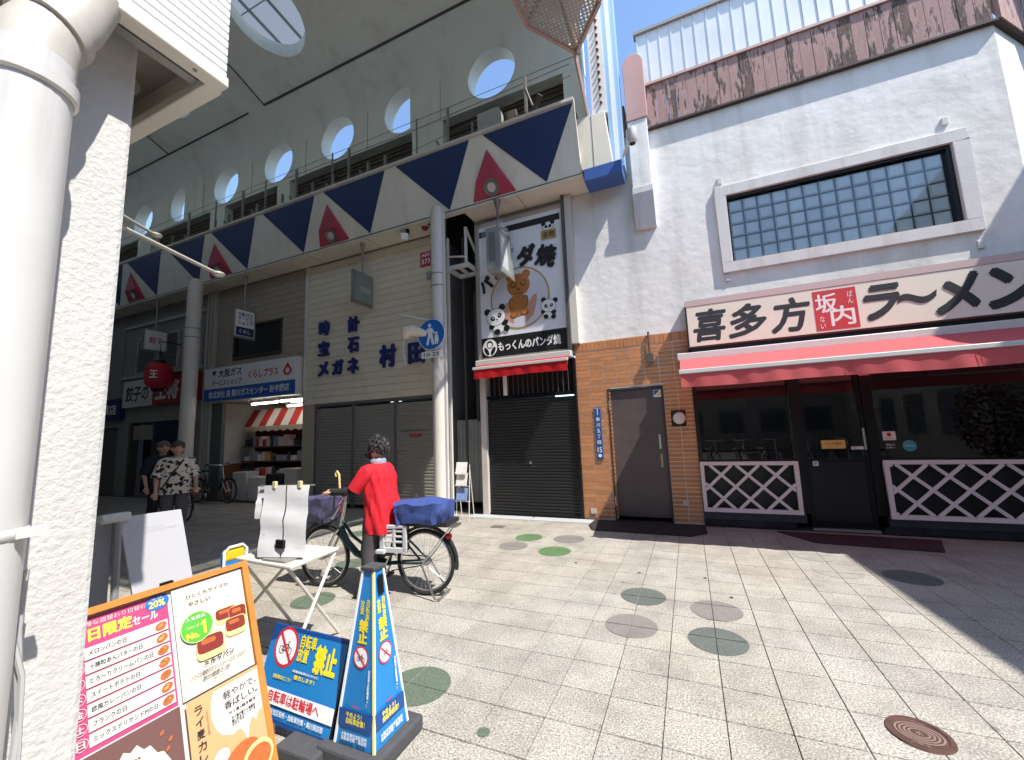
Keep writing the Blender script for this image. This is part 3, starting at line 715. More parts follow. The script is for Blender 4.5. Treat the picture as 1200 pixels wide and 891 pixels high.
# fascia
def FP(x, t, d=0): return (x, 6.63-.28*t-d*.974, 6.0+1.2*t-d*.227)
fx0 = -24.
fs_ = MB().prism([(6.63, 6.0), (6.35, 7.2), (6.40, 7.2), (6.68, 6.0)], 'x', fx0, -1.35)
fs_.build('fascia_panel', m_fcream, ar)
MB().box(fx0, -1.35, 6.3, 6.42, 7.203, 7.26).build('fascia_rail', mat('cream_rail', (206, 200, 190), .5), ar)
MB().box(fx0, -4.72, 6.62, 7.17, 5.97, 6.0).box(-4.72, -3.78, 6.62, 6.75, 5.97, 6.0).box(-3.78, -1.33, 6.62, 7.17, 5.97, 6.0).build('soffit', m_fcream, ar)
for x in [(-2.6-1.83*k) for k in range(11)]:
    if not -4.8 < x < -3.7: MB().box(x, x+.008, 6.63, 7.16, 5.966, 5.972).build('soffit_joint', m_gro, ar)
MB().box(fx0, -1.35, 6.612, 6.62, 6.004, 6.02).build('soffit_joint', m_gro, ar)
def slab(poly, m, name, d0=.001, d1=.012, parent=ar):
    a = [FP(x, t, d0) for x, t in poly]; b = [FP(x, t, d1) for x, t in poly]; n = len(poly)
    return MB().add(a+b, [tuple(range(n)), tuple(range(n, 2*n))[::-1]]+[((i+1) % n, i, n+i, n+(i+1) % n) for i in range(n)]).build(name, m, parent)
for k in range(11):
    ax = -1.99-2.06*k
    slab([(ax-1.14, .985), (ax+.62, .985), (ax, .035)], m_navy, 'navy_triangle')
    if k % 2 == 0:
        px = ax-1.1
        A = FP(px, .77, .002); B = FP(px-.42, .04, .002); D = FP(px+.5, .04, .002); rl = FP(px-.25, .3, .13); rr = FP(px+.3, .3, .13)
        w = MB().add([A, B, D, rl, rr], [(0, 3, 4), (0, 1, 3), (0, 4, 2), (1, 2, 4, 3)])
        pk = w.build('rose_wedge', m_pink, ar)
        c = (Vector(B)+Vector(D)+Vector(rl)+Vector(rr))/4; nn = (Vector(rr)-Vector(B)).cross(Vector(rl)-Vector(D)).normalized()
        if nn.z > 0: nn = -nn
        ux = Vector((1, 0, 0)); uy = nn.cross(ux)
        dl = MB(); vs = []; fs = []
        for i in range(24):
            a = 2*math.pi*i/24
            for r, d in ((.16, .012), (.13, .012), (.12, -.0), (.06, .004)):
                vs.append(c+(ux*math.cos(a)+uy*math.sin(a))*r+nn*d)
        for i in range(24):
            for j in range(3): p = i*4+j; q = ((i+1) % 24)*4+j; fs.append((p, q, q+1, p+1))
        fs.append(tuple(4*i+3 for i in range(24)))
        MB().add([c+(ux*math.cos(2*math.pi*i/16)+uy*math.sin(2*math.pi*i/16))*.085+nn*.0065 for i in range(16)], [tuple(range(16))]).build('downlight_bulb', mat('bulb_glass', (206, 202, 194), .3), pk)
        dl.add(vs, fs).build('downlight', mat('downlight_chrome', (150, 146, 140), .3, .6), pk, smooth=True)
# band with louvres behind the fascia
lv = mat('brown_louvre', (92, 82, 74), .6, var=.2, vscale=3)
lvb = MB()
BX('ledge', m_gro, ar, fx0, -1.35, 6.42, 7.5, 7.1, 7.14)
for z in range(14):
    z0 = 7.16+z*.115
    MB().prism([(7.44, z0), (7.5, z0), (7.5, z0+.11), (7.47, z0+.11)], 'x', fx0, -1.4).build('louvre_board', lv, ar)
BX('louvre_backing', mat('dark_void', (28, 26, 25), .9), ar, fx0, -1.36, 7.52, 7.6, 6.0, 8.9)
for x0, x1 in ((-5.4, -4.55), (-10.0, -9.5), (-13.0, -12.3), (-1.72, -1.33), (-17, -16.2)):
    BX('infill_panel', m_vault, ar, x0, x1, 7.2, 7.45, 7.15, 8.655)
m_galv = mat('galvanised_steel', (150, 148, 142), .5, .5, var=.15, vscale=10)
for i, x in enumerate((-2.4, -3.0, -3.6, -4.2, -5.9, -6.4, -7.0, -7.5, -8.2, -8.8, -9.3, -10.3, -10.9, -11.5, -12.1, -13.4, -14.2)):
    MB().bar((x, 6.85, 7.14), (x, 6.85, 8.0 if i % 3 else 8.55), .05, .05).build('strut', m_galv, ar)
    if i % 2: MB().bar((x, 6.85, 7.2), (x-.35, 6.95, 7.95), .05, .04).build('strut', m_galv, ar)
BX('control_box', mat('box_grey', (170, 168, 160), .5, var=.1), ar, -3.45, -2.95, 6.75, 7.0, 7.5, 8.05, bevel=.02)
MB().box(-2.85, -2.6, 6.8, 7.0, 7.35, 7.9).tube([(-2.2, 6.8, 7.15), (-2.2, 6.8, 7.75), (-2.05, 6.7, 7.9)], .06, 8).tube([(-2.3, 6.85, 7.5), (-1.95, 6.8, 7.55)], .09, 8).tube([(-2.25, 6.8, 7.8), (-2.35, 6.7, 8.15)], .03, 6).build('floodlight', mat('old_lamp_grey', (104, 98, 90), .5, .4), ar, bevel=.01)
MB().tube([(-22, 6.9, 8.45), (-16, 6.9, 8.38), (-10, 6.9, 8.47), (-5, 6.9, 8.4), (-1.5, 6.9, 8.5)], .009, 5).tube([(-5.2, 6.95, 7.95), (-1.5, 6.95, 8.3)], .007, 5).build('cable', m_galv, ar)
for x in (-5.05, -7.6, -10.05, -12.2): MB().bar((x, 6.9, 7.2), (x, 6.9, 8.65), .03, .03).build('cable_post', m_galv, ar)
# end pylon
m_pb = mat('pale_blue_trim', (150, 184, 214), .4, .1)
py = thing('gate_pylon', 'cream and blue arcade gate pylon with rows of small bulbs beside the white restaurant wall', 'pylon', (-1.0, 6.9, 5.6))
MB().prism([(-1.34, 6.05), (-.8, 6.05), (-.88, 7.04), (-1.4, 7.04)], 'y', 6.6, 7.17).build('pylon_body', m_fcream, py, bevel=.008)
MB().box(-1.12, -1.113, 6.594, 6.6, 6.06, 7.03).build('pylon_joint', m_gro, py)
MB().box(-1.3, -.66, 6.58, 6.98, 5.82, 6.045).build('pylon_base', mat('mid_blue_panel', (58, 92, 158), .45), py, bevel=.008)
MB().box(-1.1, -.84, 6.66, 7.1, 7.05, 13.5).build('pylon_panel', mat('white_panel', (222, 222, 220), .5), py)
for dx0, dx1, y0, y1, m in ((-.838, -.77, 6.7, 7.12, m_pb), (-.768, -.7, 6.74, 7.14, mat('white_enamel', (228, 230, 232), .4)), (-.698, -.63, 6.78, 7.16, m_pb)):
    BX('pylon_fin', m, py, dx0, dx1, y0, y1, 6.05, 13.5)
bl = MB().ball((0, 0, 0), .03, 8, 6).mesh('bulb', mat('bulb_brown', (120, 84, 64), .4), True)
for k in range(24): piece(bl, 'bulb', py, (-.93, 6.64, 7.25+.15*k))
MB().tube([(-.64, 6.75, 6.2), (-.55, 6.6, 6.25), (-.5, 6.5, 6.28)], .03, 8).lathe([(.05, 0), (.09, .05), (.09, .24), (.0, .25)], (-.45, 6.45, 6.16), 12).build('spotlight', m_alu, py, smooth=True)
# trim along the open end of the vault
m_ptr = mat('dusty_pink_trim', (196, 164, 150), .5)
MB().tube([(-1.17, 6.64, 7.05), (-1.24, 6.3, 7.85), (-1.25, 6.25, 8.02)], .035, 6).build('end_trim', m_ptr, py)
# perforated lantern-like canopy over the gate
lc = thing('perforated_canopy', 'perforated metal polygon canopy with pinkish rim hanging at the arcade mouth', 'canopy', (-1.3, 5, 8))
poly = [(-1.86, 5.0), (-1.83, 5.44), (-1.23, 6.25), (-.68, 5.57), (-.68, .9), (-1.86, .9)]
def perf_mat():
    m = bpy.data.materials.new('perforated_metal'); m.use_nodes = True; t = m.node_tree; N = t.nodes; L = t.links; b = N['Principled BSDF']
    b.inputs['Base Color'].default_value = (*lin((176, 170, 162)), 1); b.inputs['Roughness'].default_value = .5; b.inputs['Metallic'].default_value = .2
    g = N.new('ShaderNodeNewGeometry'); v = N.new('ShaderNodeTexVoronoi'); v.inputs['Scale'].default_value = 17; v.inputs['Randomness'].default_value = 0
    L.new(g.outputs['Position'], v.inputs['Vector']); c = N.new('ShaderNodeMath'); c.operation = 'GREATER_THAN'; c.inputs[1].default_value = .33
    L.new(v.outputs['Distance'], c.inputs[0]); L.new(c.outputs[0], b.inputs['Alpha']); return m
MB().add([(x, y, 8.01) for x, y in poly], [tuple(range(len(poly)))[::-1]]).build('perforated_sheet', perf_mat(), lc)
rim = MB()
for i in range(len(poly)):
    a = poly[i]; b_ = poly[(i+1) % len(poly)]; rim.bar((a[0], a[1], 8.03), (b_[0], b_[1], 8.03), .05, .12)
rim.build('rim', m_ptr, lc)
MB().bar((-1.3, 1.0, 8.06), (-1.23, 6.2, 8.06), .05, .06).bar((-1.83, 5.44, 8.06), (-.68, 4.5, 8.06), .05, .06).bar((-1.86, 4.4, 8.06), (-.68, 5.5, 8.06), .04, .06).build('frame_bar', m_galv, lc)
MB().prism([(x, y) for x, y in poly], 'z', 8.55, 11.6).build('canopy_body', mat('canopy_lid', (200, 196, 190), .5), lc)
for i, (x, y) in enumerate(poly): MB().bar((x*.999, y*.999, 8.06), (x*.999, y*.999, 8.56), .05, .05).build('rim_post', m_ptr, lc)
MB().tube([(-1.3, 4.2, 8.06), (-1.3, 4.2, 8.55)], .04, 8).build('hanger', m_galv, lc)

# columns
def column(x, y, r, h, label, top=True):
    t = thing('arcade_column', label, 'column', (x, y, 0))
    pr = [(r+.06, 0), (r+.06, .02), (r+.03, .05), (r, .07), (r, h-.3), (r*.96, h-.12), (r*.75, h-.03), (0, h)]
    MB().lathe(pr, (x, y, 0), 28).build('shaft', mat('white_column_paint', (214, 208, 198), .45, var=.05, vscale=3, dirt=((176, 168, 158), .4), dscale=3), t, smooth=True)
    for z in (4.62, 4.38): MB().lathe([(r+.004, z), (r+.008, z+.005), (r+.008, z+.02), (r+.004, z+.025)], (x, y, 0), 24).build('band', m_galv, t, smooth=True)
    return t
c1 = column(-4.22, 6.42, .14, 6.05, 'white steel column carrying the round blue pedestrian sign')
MB().box(-4.1, -4.04, 6.36, 6.42, 0, 5.9).build('riser_pipe', m_alu, c1, bevel=.01)
BX('junction_box', m_galv, c1, -4.42, -4.34, 6.3, 6.36, 4.55, 4.7, bevel=.01)
column(-12.05, 6.42, .17, 6.05, 'white steel column in front of the dumpling shop')
# pedestrian sign on the first column
ps = thing('pedestrian_sign', 'round blue sign with white adult and child on the white column', 'sign', (-4.3, 6.22, 3.1))
m_sb = mat('traffic_blue', (28, 104, 190), .35); m_sw = mat('sign_white', (230, 230, 228), .4)
MB().lathe([(0, 6.24), (.30, 6.24), (.30, 6.225), (0, 6.224)], (-4.27, 0, 3.42), 40, 'y').build('disc', m_sw, ps, smooth=False)
s_ = Sheet(ps, (-4.27, 6.224, 3.42), (1, 0, 0), (0, 0, 1), lift=.0005)
s_.ell(0, 0, .285, .285, m_sb, 'blue_field', n=40)
s_.ell(-.03, .17, .035, .04, m_sw, 'pictogram'); s_.poly([(-.08, .12), (.03, .12), (.04, -.04), (.07, -.2), (.02, -.2), (-.02, -.05), (-.06, -.2), (-.11, -.2), (-.07, -.02)], m_sw, 'pictogram')
s_.line([(-.08, .1), (-.14, -.02)], .025, m_sw, 'pictogram'); s_.line([(.02, .1), (.09, .0)], .025, m_sw, 'pictogram')
s_.ell(.12, .01, .025, .028, m_sw, 'pictogram'); s_.poly([(.085, -.02), (.155, -.02), (.17, -.12), (.15, -.2), (.125, -.2), (.12, -.13), (.11, -.2), (.08, -.2), (.075, -.12)], m_sw, 'pictogram')
BX('hours_plate', m_sw, ps, -4.5, -4.05, 6.235, 6.25, 2.98, 3.1)
s_ = Sheet(ps, (-4.275, 6.235, 3.04), (1, 0, 0), (0, 0, 1), lift=.0005); s_.text('10-22', 0, 0, .34, .07, mat('ink', (40, 36, 32), .6), bold=.02)
BX('sign_bracket', m_galv, ps, -4.3, -4.24, 6.25, 6.3, 2.9, 3.75)
# street-number plate, lamp arm and camera
rp = thing('red_plate', 'small red numbered plate sticking out from the white column', 'plate', (-4.5, 6.4, 4.95))
MB().box(-4.62, -4.35, 6.39, 6.41, 4.86, 5.16).build('plate', mat('plate_red', (168, 34, 52), .4), rp); s_ = Sheet(rp, (-4.485, 6.389, 5.01), (1, 0, 0), (0, 0, 1)); s_.text('AED', 0, .08, .2, .06, m_sw, bold=.02); s_.text('573', 0, -.05, .2, .1, m_sw, bold=.02)
la = thing('swan_neck_lamp', 'cream swan-neck shop lamp on a white arm bracketed to the column', 'lamp', (-4.5, 6.35, 3.5))
MB().tube([(-4.34, 6.36, 3.72), (-4.9, 6.1, 3.86)], .022, 8).build('arm', m_alu, la)
MB().tube([(-4.36, 6.3, 3.44), (-4.62, 6.12, 3.52), (-4.72, 6.08, 3.5), (-4.77, 6.06, 3.38)], [.05, .11, .12, .06], 12).build('lamp_head', mat('cream_enamel', (220, 210, 190), .35), la, smooth=True)
MB().tube([(-4.76, 6.06, 3.42), (-4.78, 6.05, 3.1), (-4.72, 6.05, 2.86), (-4.82, 6.05, 2.84)], .012, 6).build('wire', m_alu, la, smooth=True)
sc = thing('security_camera', 'white box camera mounted under the soffit above the jeweller wall', 'camera', (-5.2, 6.75, 5.97))
MB().tube([(-5.2, 6.75, 5.97), (-5.2, 6.75, 5.86)], .04, 8).build('mount', m_black, sc); MB().cbox((-5.22, 6.68, 5.78), (.08, .17, .07), Matrix.Rotation(R(35), 3, 'Z') @ Matrix.Rotation(R(25), 3, 'X')).build('housing', m_sw, sc, bevel=.02)
fa = thing('fire_alarm', 'small red round alarm under the cream soffit beside the column', 'alarm', (-4.78, 6.9, 5.97))
MB().lathe([(0, 5.9), (.05, 5.91), (.07, 5.95), (.08, 5.968)], (-4.82, 6.85, 0), 16).build('alarm_dome', mat('alarm_red', (160, 50, 44), .4), fa, smooth=True)

# ------------------------------------------------------------------ stall with panda board
pa = thing('panda_cake_shop', 'narrow closed stall with black roller shutter and white board above', 'building', (-2.75, 7.2, 0))
m_post = mat('pale_grey_post', (196, 190, 182), .6, var=.1)
def shutter(name, m, parent, x0, x1, y, z0, z1, pitch, d=.012):
    b = MB(); n = int((z1-z0)/pitch); vs = []; fs = []
    for i in range(n):
        z = z0+i*pitch
        for zz, yy in ((z, y), (z+pitch*.25, y-d), (z+pitch*.7, y-d), (z+pitch*.95, y)): vs += [(x0, yy, zz), (x1, yy, zz)]
    for k in range(4*n-1): fs.append((2*k, 2*k+1, 2*k+3, 2*k+2))
    return b.add(vs, fs).build(name, m, parent)
m_bsh = mat('black_shutter', (44, 44, 44), .42, .3, var=.12, vscale=4)
shutter('roller_shutter', m_bsh, pa, -3.62, -1.85, 7.2, .02, 2.2, .0565)
BX('shutter_bottom_bar', m_black, pa, -3.62, -1.85, 7.17, 7.21, .0, .05)
MB().box(-3.75, -3.625, 7.12, 7.3, 0, 2.85).build('post', m_post, pa, bevel=.006); MB().box(-1.848, -1.802, 7.14, 7.3, 0, 2.85).build('post', m_black, pa, bevel=.004)
BX('shutter_lock', m_steel, pa, -2.78, -2.74, 7.172, 7.186, .95, .99)
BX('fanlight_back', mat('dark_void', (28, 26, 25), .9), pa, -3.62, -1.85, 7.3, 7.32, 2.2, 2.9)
BX('fanlight_rail', mat('matt_black', (24, 24, 24), .95, spec=.1), pa, -3.62, -1.85, 7.16, 7.22, 2.2, 2.26)
for k in range(17):
    x = -3.55+k*.1; MB().tube([(x, 7.18, 2.26), (x, 7.18, 2.8)], .009, 6).build('grille_bar', mat('grille_steel', (96, 94, 92), .4, .6), pa)
BX('white_strut', m_sw, pa, -3.25, -3.17, 7.15, 7.17, 2.26, 2.8)
BX('stall_wall', mat('pale_grey_wall', (184, 180, 174), .7, var=.08), pa, -3.82, -1.81, 7.21, 7.5, 2.95, 6.5)
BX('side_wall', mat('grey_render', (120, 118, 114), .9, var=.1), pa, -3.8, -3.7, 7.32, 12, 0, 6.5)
MB().box(-1.86, -1.815, 7.0, 7.2, 3.0, 5.95).build('corner_post', mat('dull_grey', (90, 88, 84), .6, .3), pa)
BX('corner_flashing', mat('flashing_cream', (206, 200, 190), .6), pa, -1.81, -1.68, 7.05, 7.199, 3.1, 5.95)
awning('stall_awning', 'short red awning under the panda board with white cassette', -3.72, -1.86, 7.17, 2.87, 6.85, 2.79, .17, translucent_mat('red_awning_fabric', (196, 44, 50), .25), .006)
# panda board
pb_ = thing('panda_signboard', 'tall white signboard with pandas, a bear shaped cake and black Japanese lettering', 'sign', (-2.75, 7.15, 2.98))
BX('board_case', mat('brushed_board_frame', (182, 178, 170), .4, .4, var=.1), pb_, -3.74, -1.82, 7.1, 7.2, 2.98, 5.86, bevel=.008)
BX('board_face', mat('board_white', (226, 227, 230), .4), pb_, -3.66, -1.9, 7.09, 7.102, 3.02, 5.76)
q = Sheet(pb_, (-2.78, 7.09, 4.4), (1, 0, 0), (0, 0, 1), lift=.0004)
m_bk = mat('print_black', (24, 23, 24), .45); m_gold = mat('print_gold', (170, 138, 72), .45); m_skin = mat('print_skin', (196, 146, 124), .5); m_cake = mat('print_cake', (172, 112, 54), .5, var=.1, vscale=20); m_cakd = mat('print_cake_dark', (112, 66, 28), .5)
q.rect(-.87, .86, 1.14, 1.27, m_bk, 'black_band')
q.rect(-.88, .88, -1.38, -.98, m_bk, 'black_band')
q.text('もっくんのパンダ焼', .12, -1.18, 1.28, .2, m_wh, bold=.05, rot=.0)
q.ell(-.7, -1.18, .16, .17, m_wh, 'emblem'); q.ell(-.7, -1.12, .07, .08, m_bk, 'emblem'); q.ell(-.7, -1.13, .05, .05, m_wh, 'emblem'); q.ell(-.77, -1.25, .04, .09, m_bk, 'emblem', rot=.5); q.ell(-.63, -1.25, .04, .09, m_bk, 'emblem', rot=-.5)
q.step = .0003
q.ring(-.03, -.26, .62, .03, m_gold, 'gold_ring', n=48)
q.ell(-.03, -.26, .59, .59, mat('print_pale', (206, 205, 212), .5), 'photo_field', n=48)
# fingers and cake
q.poly([(-0.376, -0.646), (-0.344, -0.374), (-0.280, -0.310), (-0.200, -0.430), (-0.152, -0.774)], m_skin, 'photo_print'); q.poly([(0.072, -0.790), (0.120, -0.454), (0.248, -0.262), (0.328, -0.230), (0.336, -0.350), (0.248, -0.646)], m_skin, 'photo_print')
q.ell(-0.056, -0.406, 0.192, 0.240, m_cake, 'photo_print'); q.ell(-0.040, -0.006, 0.240, 0.232, m_cake, 'photo_print'); q.ell(-0.216, 0.170, 0.080, 0.080, m_cake, 'photo_print'); q.ell(0.128, 0.194, 0.088, 0.088, m_cake, 'photo_print')
q.ell(-0.144, 0.010, 0.060, 0.068, m_cakd, 'photo_print', rot=.5); q.ell(0.064, 0.026, 0.060, 0.068, m_cakd, 'photo_print', rot=-.5); q.ell(-0.144, 0.018, 0.040, 0.044, m_cake, 'photo_print'); q.ell(0.064, 0.034, 0.040, 0.044, m_cake, 'photo_print'); q.ell(-0.040, -0.094, 0.040, 0.024, m_cakd, 'photo_print'); q.line([(-0.120, -0.166), (-0.080, -0.182), (-0.040, -0.158), (0.000, -0.182), (0.040, -0.158)], .018, m_cakd, 'photo_print')
q.ell(-0.152, -0.598, 0.080, 0.064, m_cakd, 'photo_print'); q.ell(0.072, -0.566, 0.080, 0.064, m_cakd, 'photo_print'); q.ell(-0.152, -0.590, 0.064, 0.052, m_cake, 'photo_print'); q.ell(0.072, -0.558, 0.064, 0.052, m_cake, 'photo_print')
q.ell(-0.200, -0.358, 0.056, 0.112, m_cakd, 'photo_print'); q.ell(0.104, -0.342, 0.056, 0.112, m_cakd, 'photo_print'); q.ell(-0.192, -0.358, 0.044, 0.096, m_cake, 'photo_print'); q.ell(0.096, -0.342, 0.044, 0.096, m_cake, 'photo_print')
def panda(u, v, s, rot=0):
    c, n = math.cos(rot), math.sin(rot)
    def E(x, y, a, b, m, r=0): q.ell(u+s*(x*c-y*n), v+s*(x*n+y*c), s*a, s*b, m, 'panda_print', n=20, rot=rot+r)
    E(-.62, .55, .26, .26, m_bk); E(.6, .6, .26, .26, m_bk); E(.1, -.75, .52, .5, m_bk); E(.1, -.78, .48, .46, m_wh); E(-.45, -.62, .26, .2, m_bk, .5); E(.62, -.6, .28, .2, m_bk, .4); E(-.1, -1.12, .26, .22, m_bk); E(.68, -1.05, .24, .24, m_bk)
    E(0, 0, .78, .66, m_bk); E(0, 0, .745, .63, m_wh); E(-.27, -.06, .17, .2, m_bk, .5); E(.3, .06, .16, .19, m_bk, -.5); E(-.24, -.02, .05, .05, m_wh); E(.27, .09, .05, .05, m_wh); E(.03, -.2, .07, .045, m_bk); E(.04, -.32, .05, .02, m_bk)
panda(-.54, -.58, .27, .15); panda(.56, -.52, .19, -.2)
q.rect(.48, .78, .79, .97, m_gold, 'badge'); q.text('名物', .63, .88, .24, .13, m_bk, bold=.04)
q.ell(.63, 1.05, .115, .09, m_bk, 'panda_print'); q.ell(.63, 1.05, .108, .083, m_wh, 'panda_print'); q.ell(.54, 1.11, .045, .045, m_bk, 'panda_print'); q.ell(.72, 1.11, .045, .045, m_bk, 'panda_print'); q.ell(.59, 1.04, .03, .035, m_bk, 'panda_print'); q.ell(.67, 1.04, .03, .035, m_bk, 'panda_print'); q.ell(.63, 1.01, .012, .01, m_bk, 'panda_print')
q.text('の', -.14, .72, .09, .09, m_bk, bold=.03); q.text('ダ', .16, .56, .42, .42, m_bk, bold=.07, rot=.05); q.text('焼', .56, .47, .42, .44, m_bk, bold=.06, rot=-.28)
q.text('パ', -.74, .12, .3, .3, m_bk, bold=.07, rot=.5); q.text('ン', -.4, .4, .38, .38, m_bk, bold=.07, rot=.3); q.text('もっくん', -.42, .72, .4, .1, m_bk, bold=.03)

# ------------------------------------------------------------------ alley
al = thing('alley', 'dark narrow service alley with grey corrugated fence and white pipes beside the stall', 'alley', (-4.2, 7.3, 0))
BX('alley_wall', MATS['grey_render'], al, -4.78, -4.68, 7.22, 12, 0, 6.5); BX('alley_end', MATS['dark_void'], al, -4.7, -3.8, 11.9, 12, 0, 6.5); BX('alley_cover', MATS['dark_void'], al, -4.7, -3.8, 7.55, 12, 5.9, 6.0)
fe = MB(); vs = []; fs = []
for i in range(41):
    x = -4.66+.86*i/40; y = 7.75+.02*math.sin(i*1.6); vs += [(x, y, .12), (x, y, 1.85)]
for i in range(40): fs.append((2*i, 2*i+2, 2*i+3, 2*i+1))
fe.add(vs, fs).build('corrugated_fence', mat('pale_grey_sheet', (176, 174, 166), .6, var=.15, vscale=4), al)
MB().tube([(-4.28, 7.5, 0), (-4.28, 7.5, 5.9)], .03, 8).tube([(-4.05, 7.6, 1.8), (-4.05, 7.6, 4.6)], .04, 8).build('drain_pipe', mat('dull_grey', (90, 88, 84), .6, .3), al)
BX('meter_box', MATS['dull_grey'], al, -4.0, -3.84, 7.5, 7.7, 2.1, 2.6, bevel=.02); BX('meter_box', MATS['pale_grey_sheet'], al, -3.95, -3.82, 7.45, 7.7, 2.7, 3.1, bevel=.02)
m_wst = mat('white_steel', (212, 208, 200), .45, var=.08)
bk = thing('steel_landing', 'small white steel landing with handrail and upright in the alley mouth', 'landing', (-4.1, 7.0, 4.6))
MB().box(-4.3, -3.78, 6.85, 6.9, 4.9, 4.98).box(-4.3, -3.78, 7.35, 7.4, 4.9, 4.98).box(-4.3, -4.25, 6.9, 7.35, 4.9, 4.98).box(-3.83, -3.78, 6.9, 7.35, 4.9, 4.98).box(-4.06, -4.02, 6.9, 7.35, 4.91, 4.97).build('landing_frame', m_wst, bk)
MB().bar((-3.85, 6.88, 4.98), (-3.85, 6.88, 5.75), .045, .045).bar((-3.85, 6.88, 5.75), (-3.85, 7.38, 5.3), .04, .04).bar((-4.28, 6.88, 4.98), (-4.28, 6.88, 5.6), .045, .045).bar((-4.28, 6.88, 5.2), (-3.85, 6.88, 5.12), .03, .03).build('handrail', m_wst, bk)
MB().bar((-4.28, 6.88, 4.9), (-4.28, 6.88, 0), .05, .05).build('upright', m_wst, bk)

# ------------------------------------------------------------------ siding helper
def siding(parent, m, x0, x1, z0, z1, pitch=.16, holes=(), y=F):
    z = z0
    while z < z1-.02:
        h = min(pitch, z1-z); spans = [(x0, x1)]
        for a, b, c, d in holes:
            if z+h > c+.01 and z < d-.01:
                ns = []
                for p, q_ in spans:
                    if a > p: ns.append((p, min(a, q_)))
                    if b < q_: ns.append((max(b, p), q_))
                spans = [s for s in ns if s[1]-s[0] > .02]
        for p, q_ in spans:
            MB().prism([(y-.014, z), (y+.04, z), (y+.04, z+h-.004), (y-.002, z+h-.004)], 'x', p, q_).build('siding_board', m, parent)
        z += pitch
# ------------------------------------------------------------------ jeweller
ju = thing('jeweller_building', 'cream siding watch shop with dark blue raised lettering and grey roller shutters', 'building', (-6.7, 7.2, 0))
m_sid = mat('cream_siding', (224, 213, 190), .7, var=.06, vscale=3, rand=.03, dirt=((190, 178, 156), .35), dscale=2)
BX('wall', mat('beige_wall', (180, 168, 148), .8), ju, -8.72, -4.72, 7.245, 7.6, 2.38, 6.6)
BX('wall', MATS['beige_wall'], ju, -8.75, -4.7, 11, 11.2, 0, 6.6); BX('roof_slab', MATS['grey_render'], ju, -8.75, -4.7, 7.6, 11, 6.5, 6.6)
siding(ju, m_sid, -8.66, -4.74, 2.408, 5.96)
MB().box(-8.74, -8.665, 7.16, 7.24, 2.4, 5.96).build('corner_strip', m_alu, ju)
m_gsh = mat('grey_shutter', (150, 146, 138), .5, .2, var=.08, vscale=3)
for x0, x1 in ((-8.3, -7.16), (-7.1, -5.95), (-5.89, -4.78)):
    shutter('roller_shutter', m_gsh, ju, x0, x1, 7.24, .05, 2.34, .07)
for x in (-8.36, -7.16, -5.95, -4.78): BX('shutter_post', mat('dark_grey_post', (104, 100, 96), .5), ju, x, x+.06, 7.2, 7.3, 0, 2.36)
BX('shutter_box', MATS['dark_grey_post'], ju, -8.36, -4.72, 7.2, 7.4, 2.34, 2.415); BX('pillar', MATS['beige_wall'], ju, -8.74, -8.36, 7.18, 7.5, 0, 2.4)
BX('wall', MATS['dark_void'], ju, -8.3, -4.8, 7.5, 7.55, 0, 2.34)  # unseen dark sheet added behind the shutters against light leaks
s_ = Sheet(ju, (-5.35, 7.225, 1.55), (1, 0, 0), (0, 0, 1)); s_.rect(-.2, .14, -.02, .03, mat('notice_red', (190, 36, 50), .5), 'shutter_notice'); s_.text('定休日のお知らせ', -.05, .12, .7, .05, m_bk, 'shutter_lettering')
lt = Sheet(ju, (0, 7.184, 0), (1, 0, 0), (0, 0, 1), lift=.001)
m_let = mat('navy_letter', (30, 40, 112), .45)
for ch, u, v, w, h in (('時', -8.05, 4.27, .34, .36), ('計', -7.1, 4.24, .34, .38), ('宝', -8.05, 3.76, .36, .36), ('石', -7.1, 3.74, .34, .36), ('メ', -8.05, 3.25, .34, .36), ('ガ', -7.58, 3.25, .34, .36), ('ネ', -7.1, 3.24, .34, .38), ('村', -6.08, 3.36, .46, .52), ('田', -5.3, 3.34, .42, .46)):
    lt.text(ch, u, v, w, h, m_let, 'raised_letter', bold=.04, depth=.05)
# ------------------------------------------------------------------ gas appliance shop
ga = thing('gas_shop_building', 'shop with open lit front full of stock and dark window in beige siding above', 'building', (-10.7, 7.2, 0))
m_sid2 = mat('grey_beige_siding', (168, 156, 138), .75, var=.07, vscale=3, rand=.03)
BX('wall', MATS['beige_wall'], ga, -12.75, -11.5, 7.245, 7.6, 2.7, 6.6)
MB().box(-11.5, -9.62, 7.245, 7.6, 2.7, 3.9).box(-11.5, -9.62, 7.245, 7.6, 4.72, 6.6).box(-9.62, -8.75, 7.245, 7.6, 2.7, 6.6).build('wall', MATS['beige_wall'], ga)
siding(ga, m_sid2, -12.4, -8.78, 3.64, 5.96, holes=((-11.55, -9.58, 3.86, 4.76),))
wd = MB().box(-11.55, -9.58, 7.17, 7.3, 4.72, 4.78).box(-11.55, -9.58, 7.17, 7.3, 3.84, 3.9).box(-11.55, -11.5, 7.17, 7.3, 3.9, 4.72).box(-9.63, -9.58, 7.17, 7.3, 3.9, 4.72).build('window_frame', mat('brown_frame', (70, 60, 52), .5), ga)
BX('window_pane', mat('dark_window', (14, 17, 24), .5), wd, -11.5, -9.63, 7.23, 7.24, 3.9, 4.72)
for x in (-12.72, -12.55, -12.4): BX('downpipe', mat('pipe_beige', (176, 170, 158), .5), ga, x, x+.09, 7.1, 7.24, 0, 6.0, bevel=.02)
gs = thing('gas_shop_sign', 'white and blue gas shop signboard with red and navy Japanese lettering', 'sign', (-10.6, 7.1, 2.7))
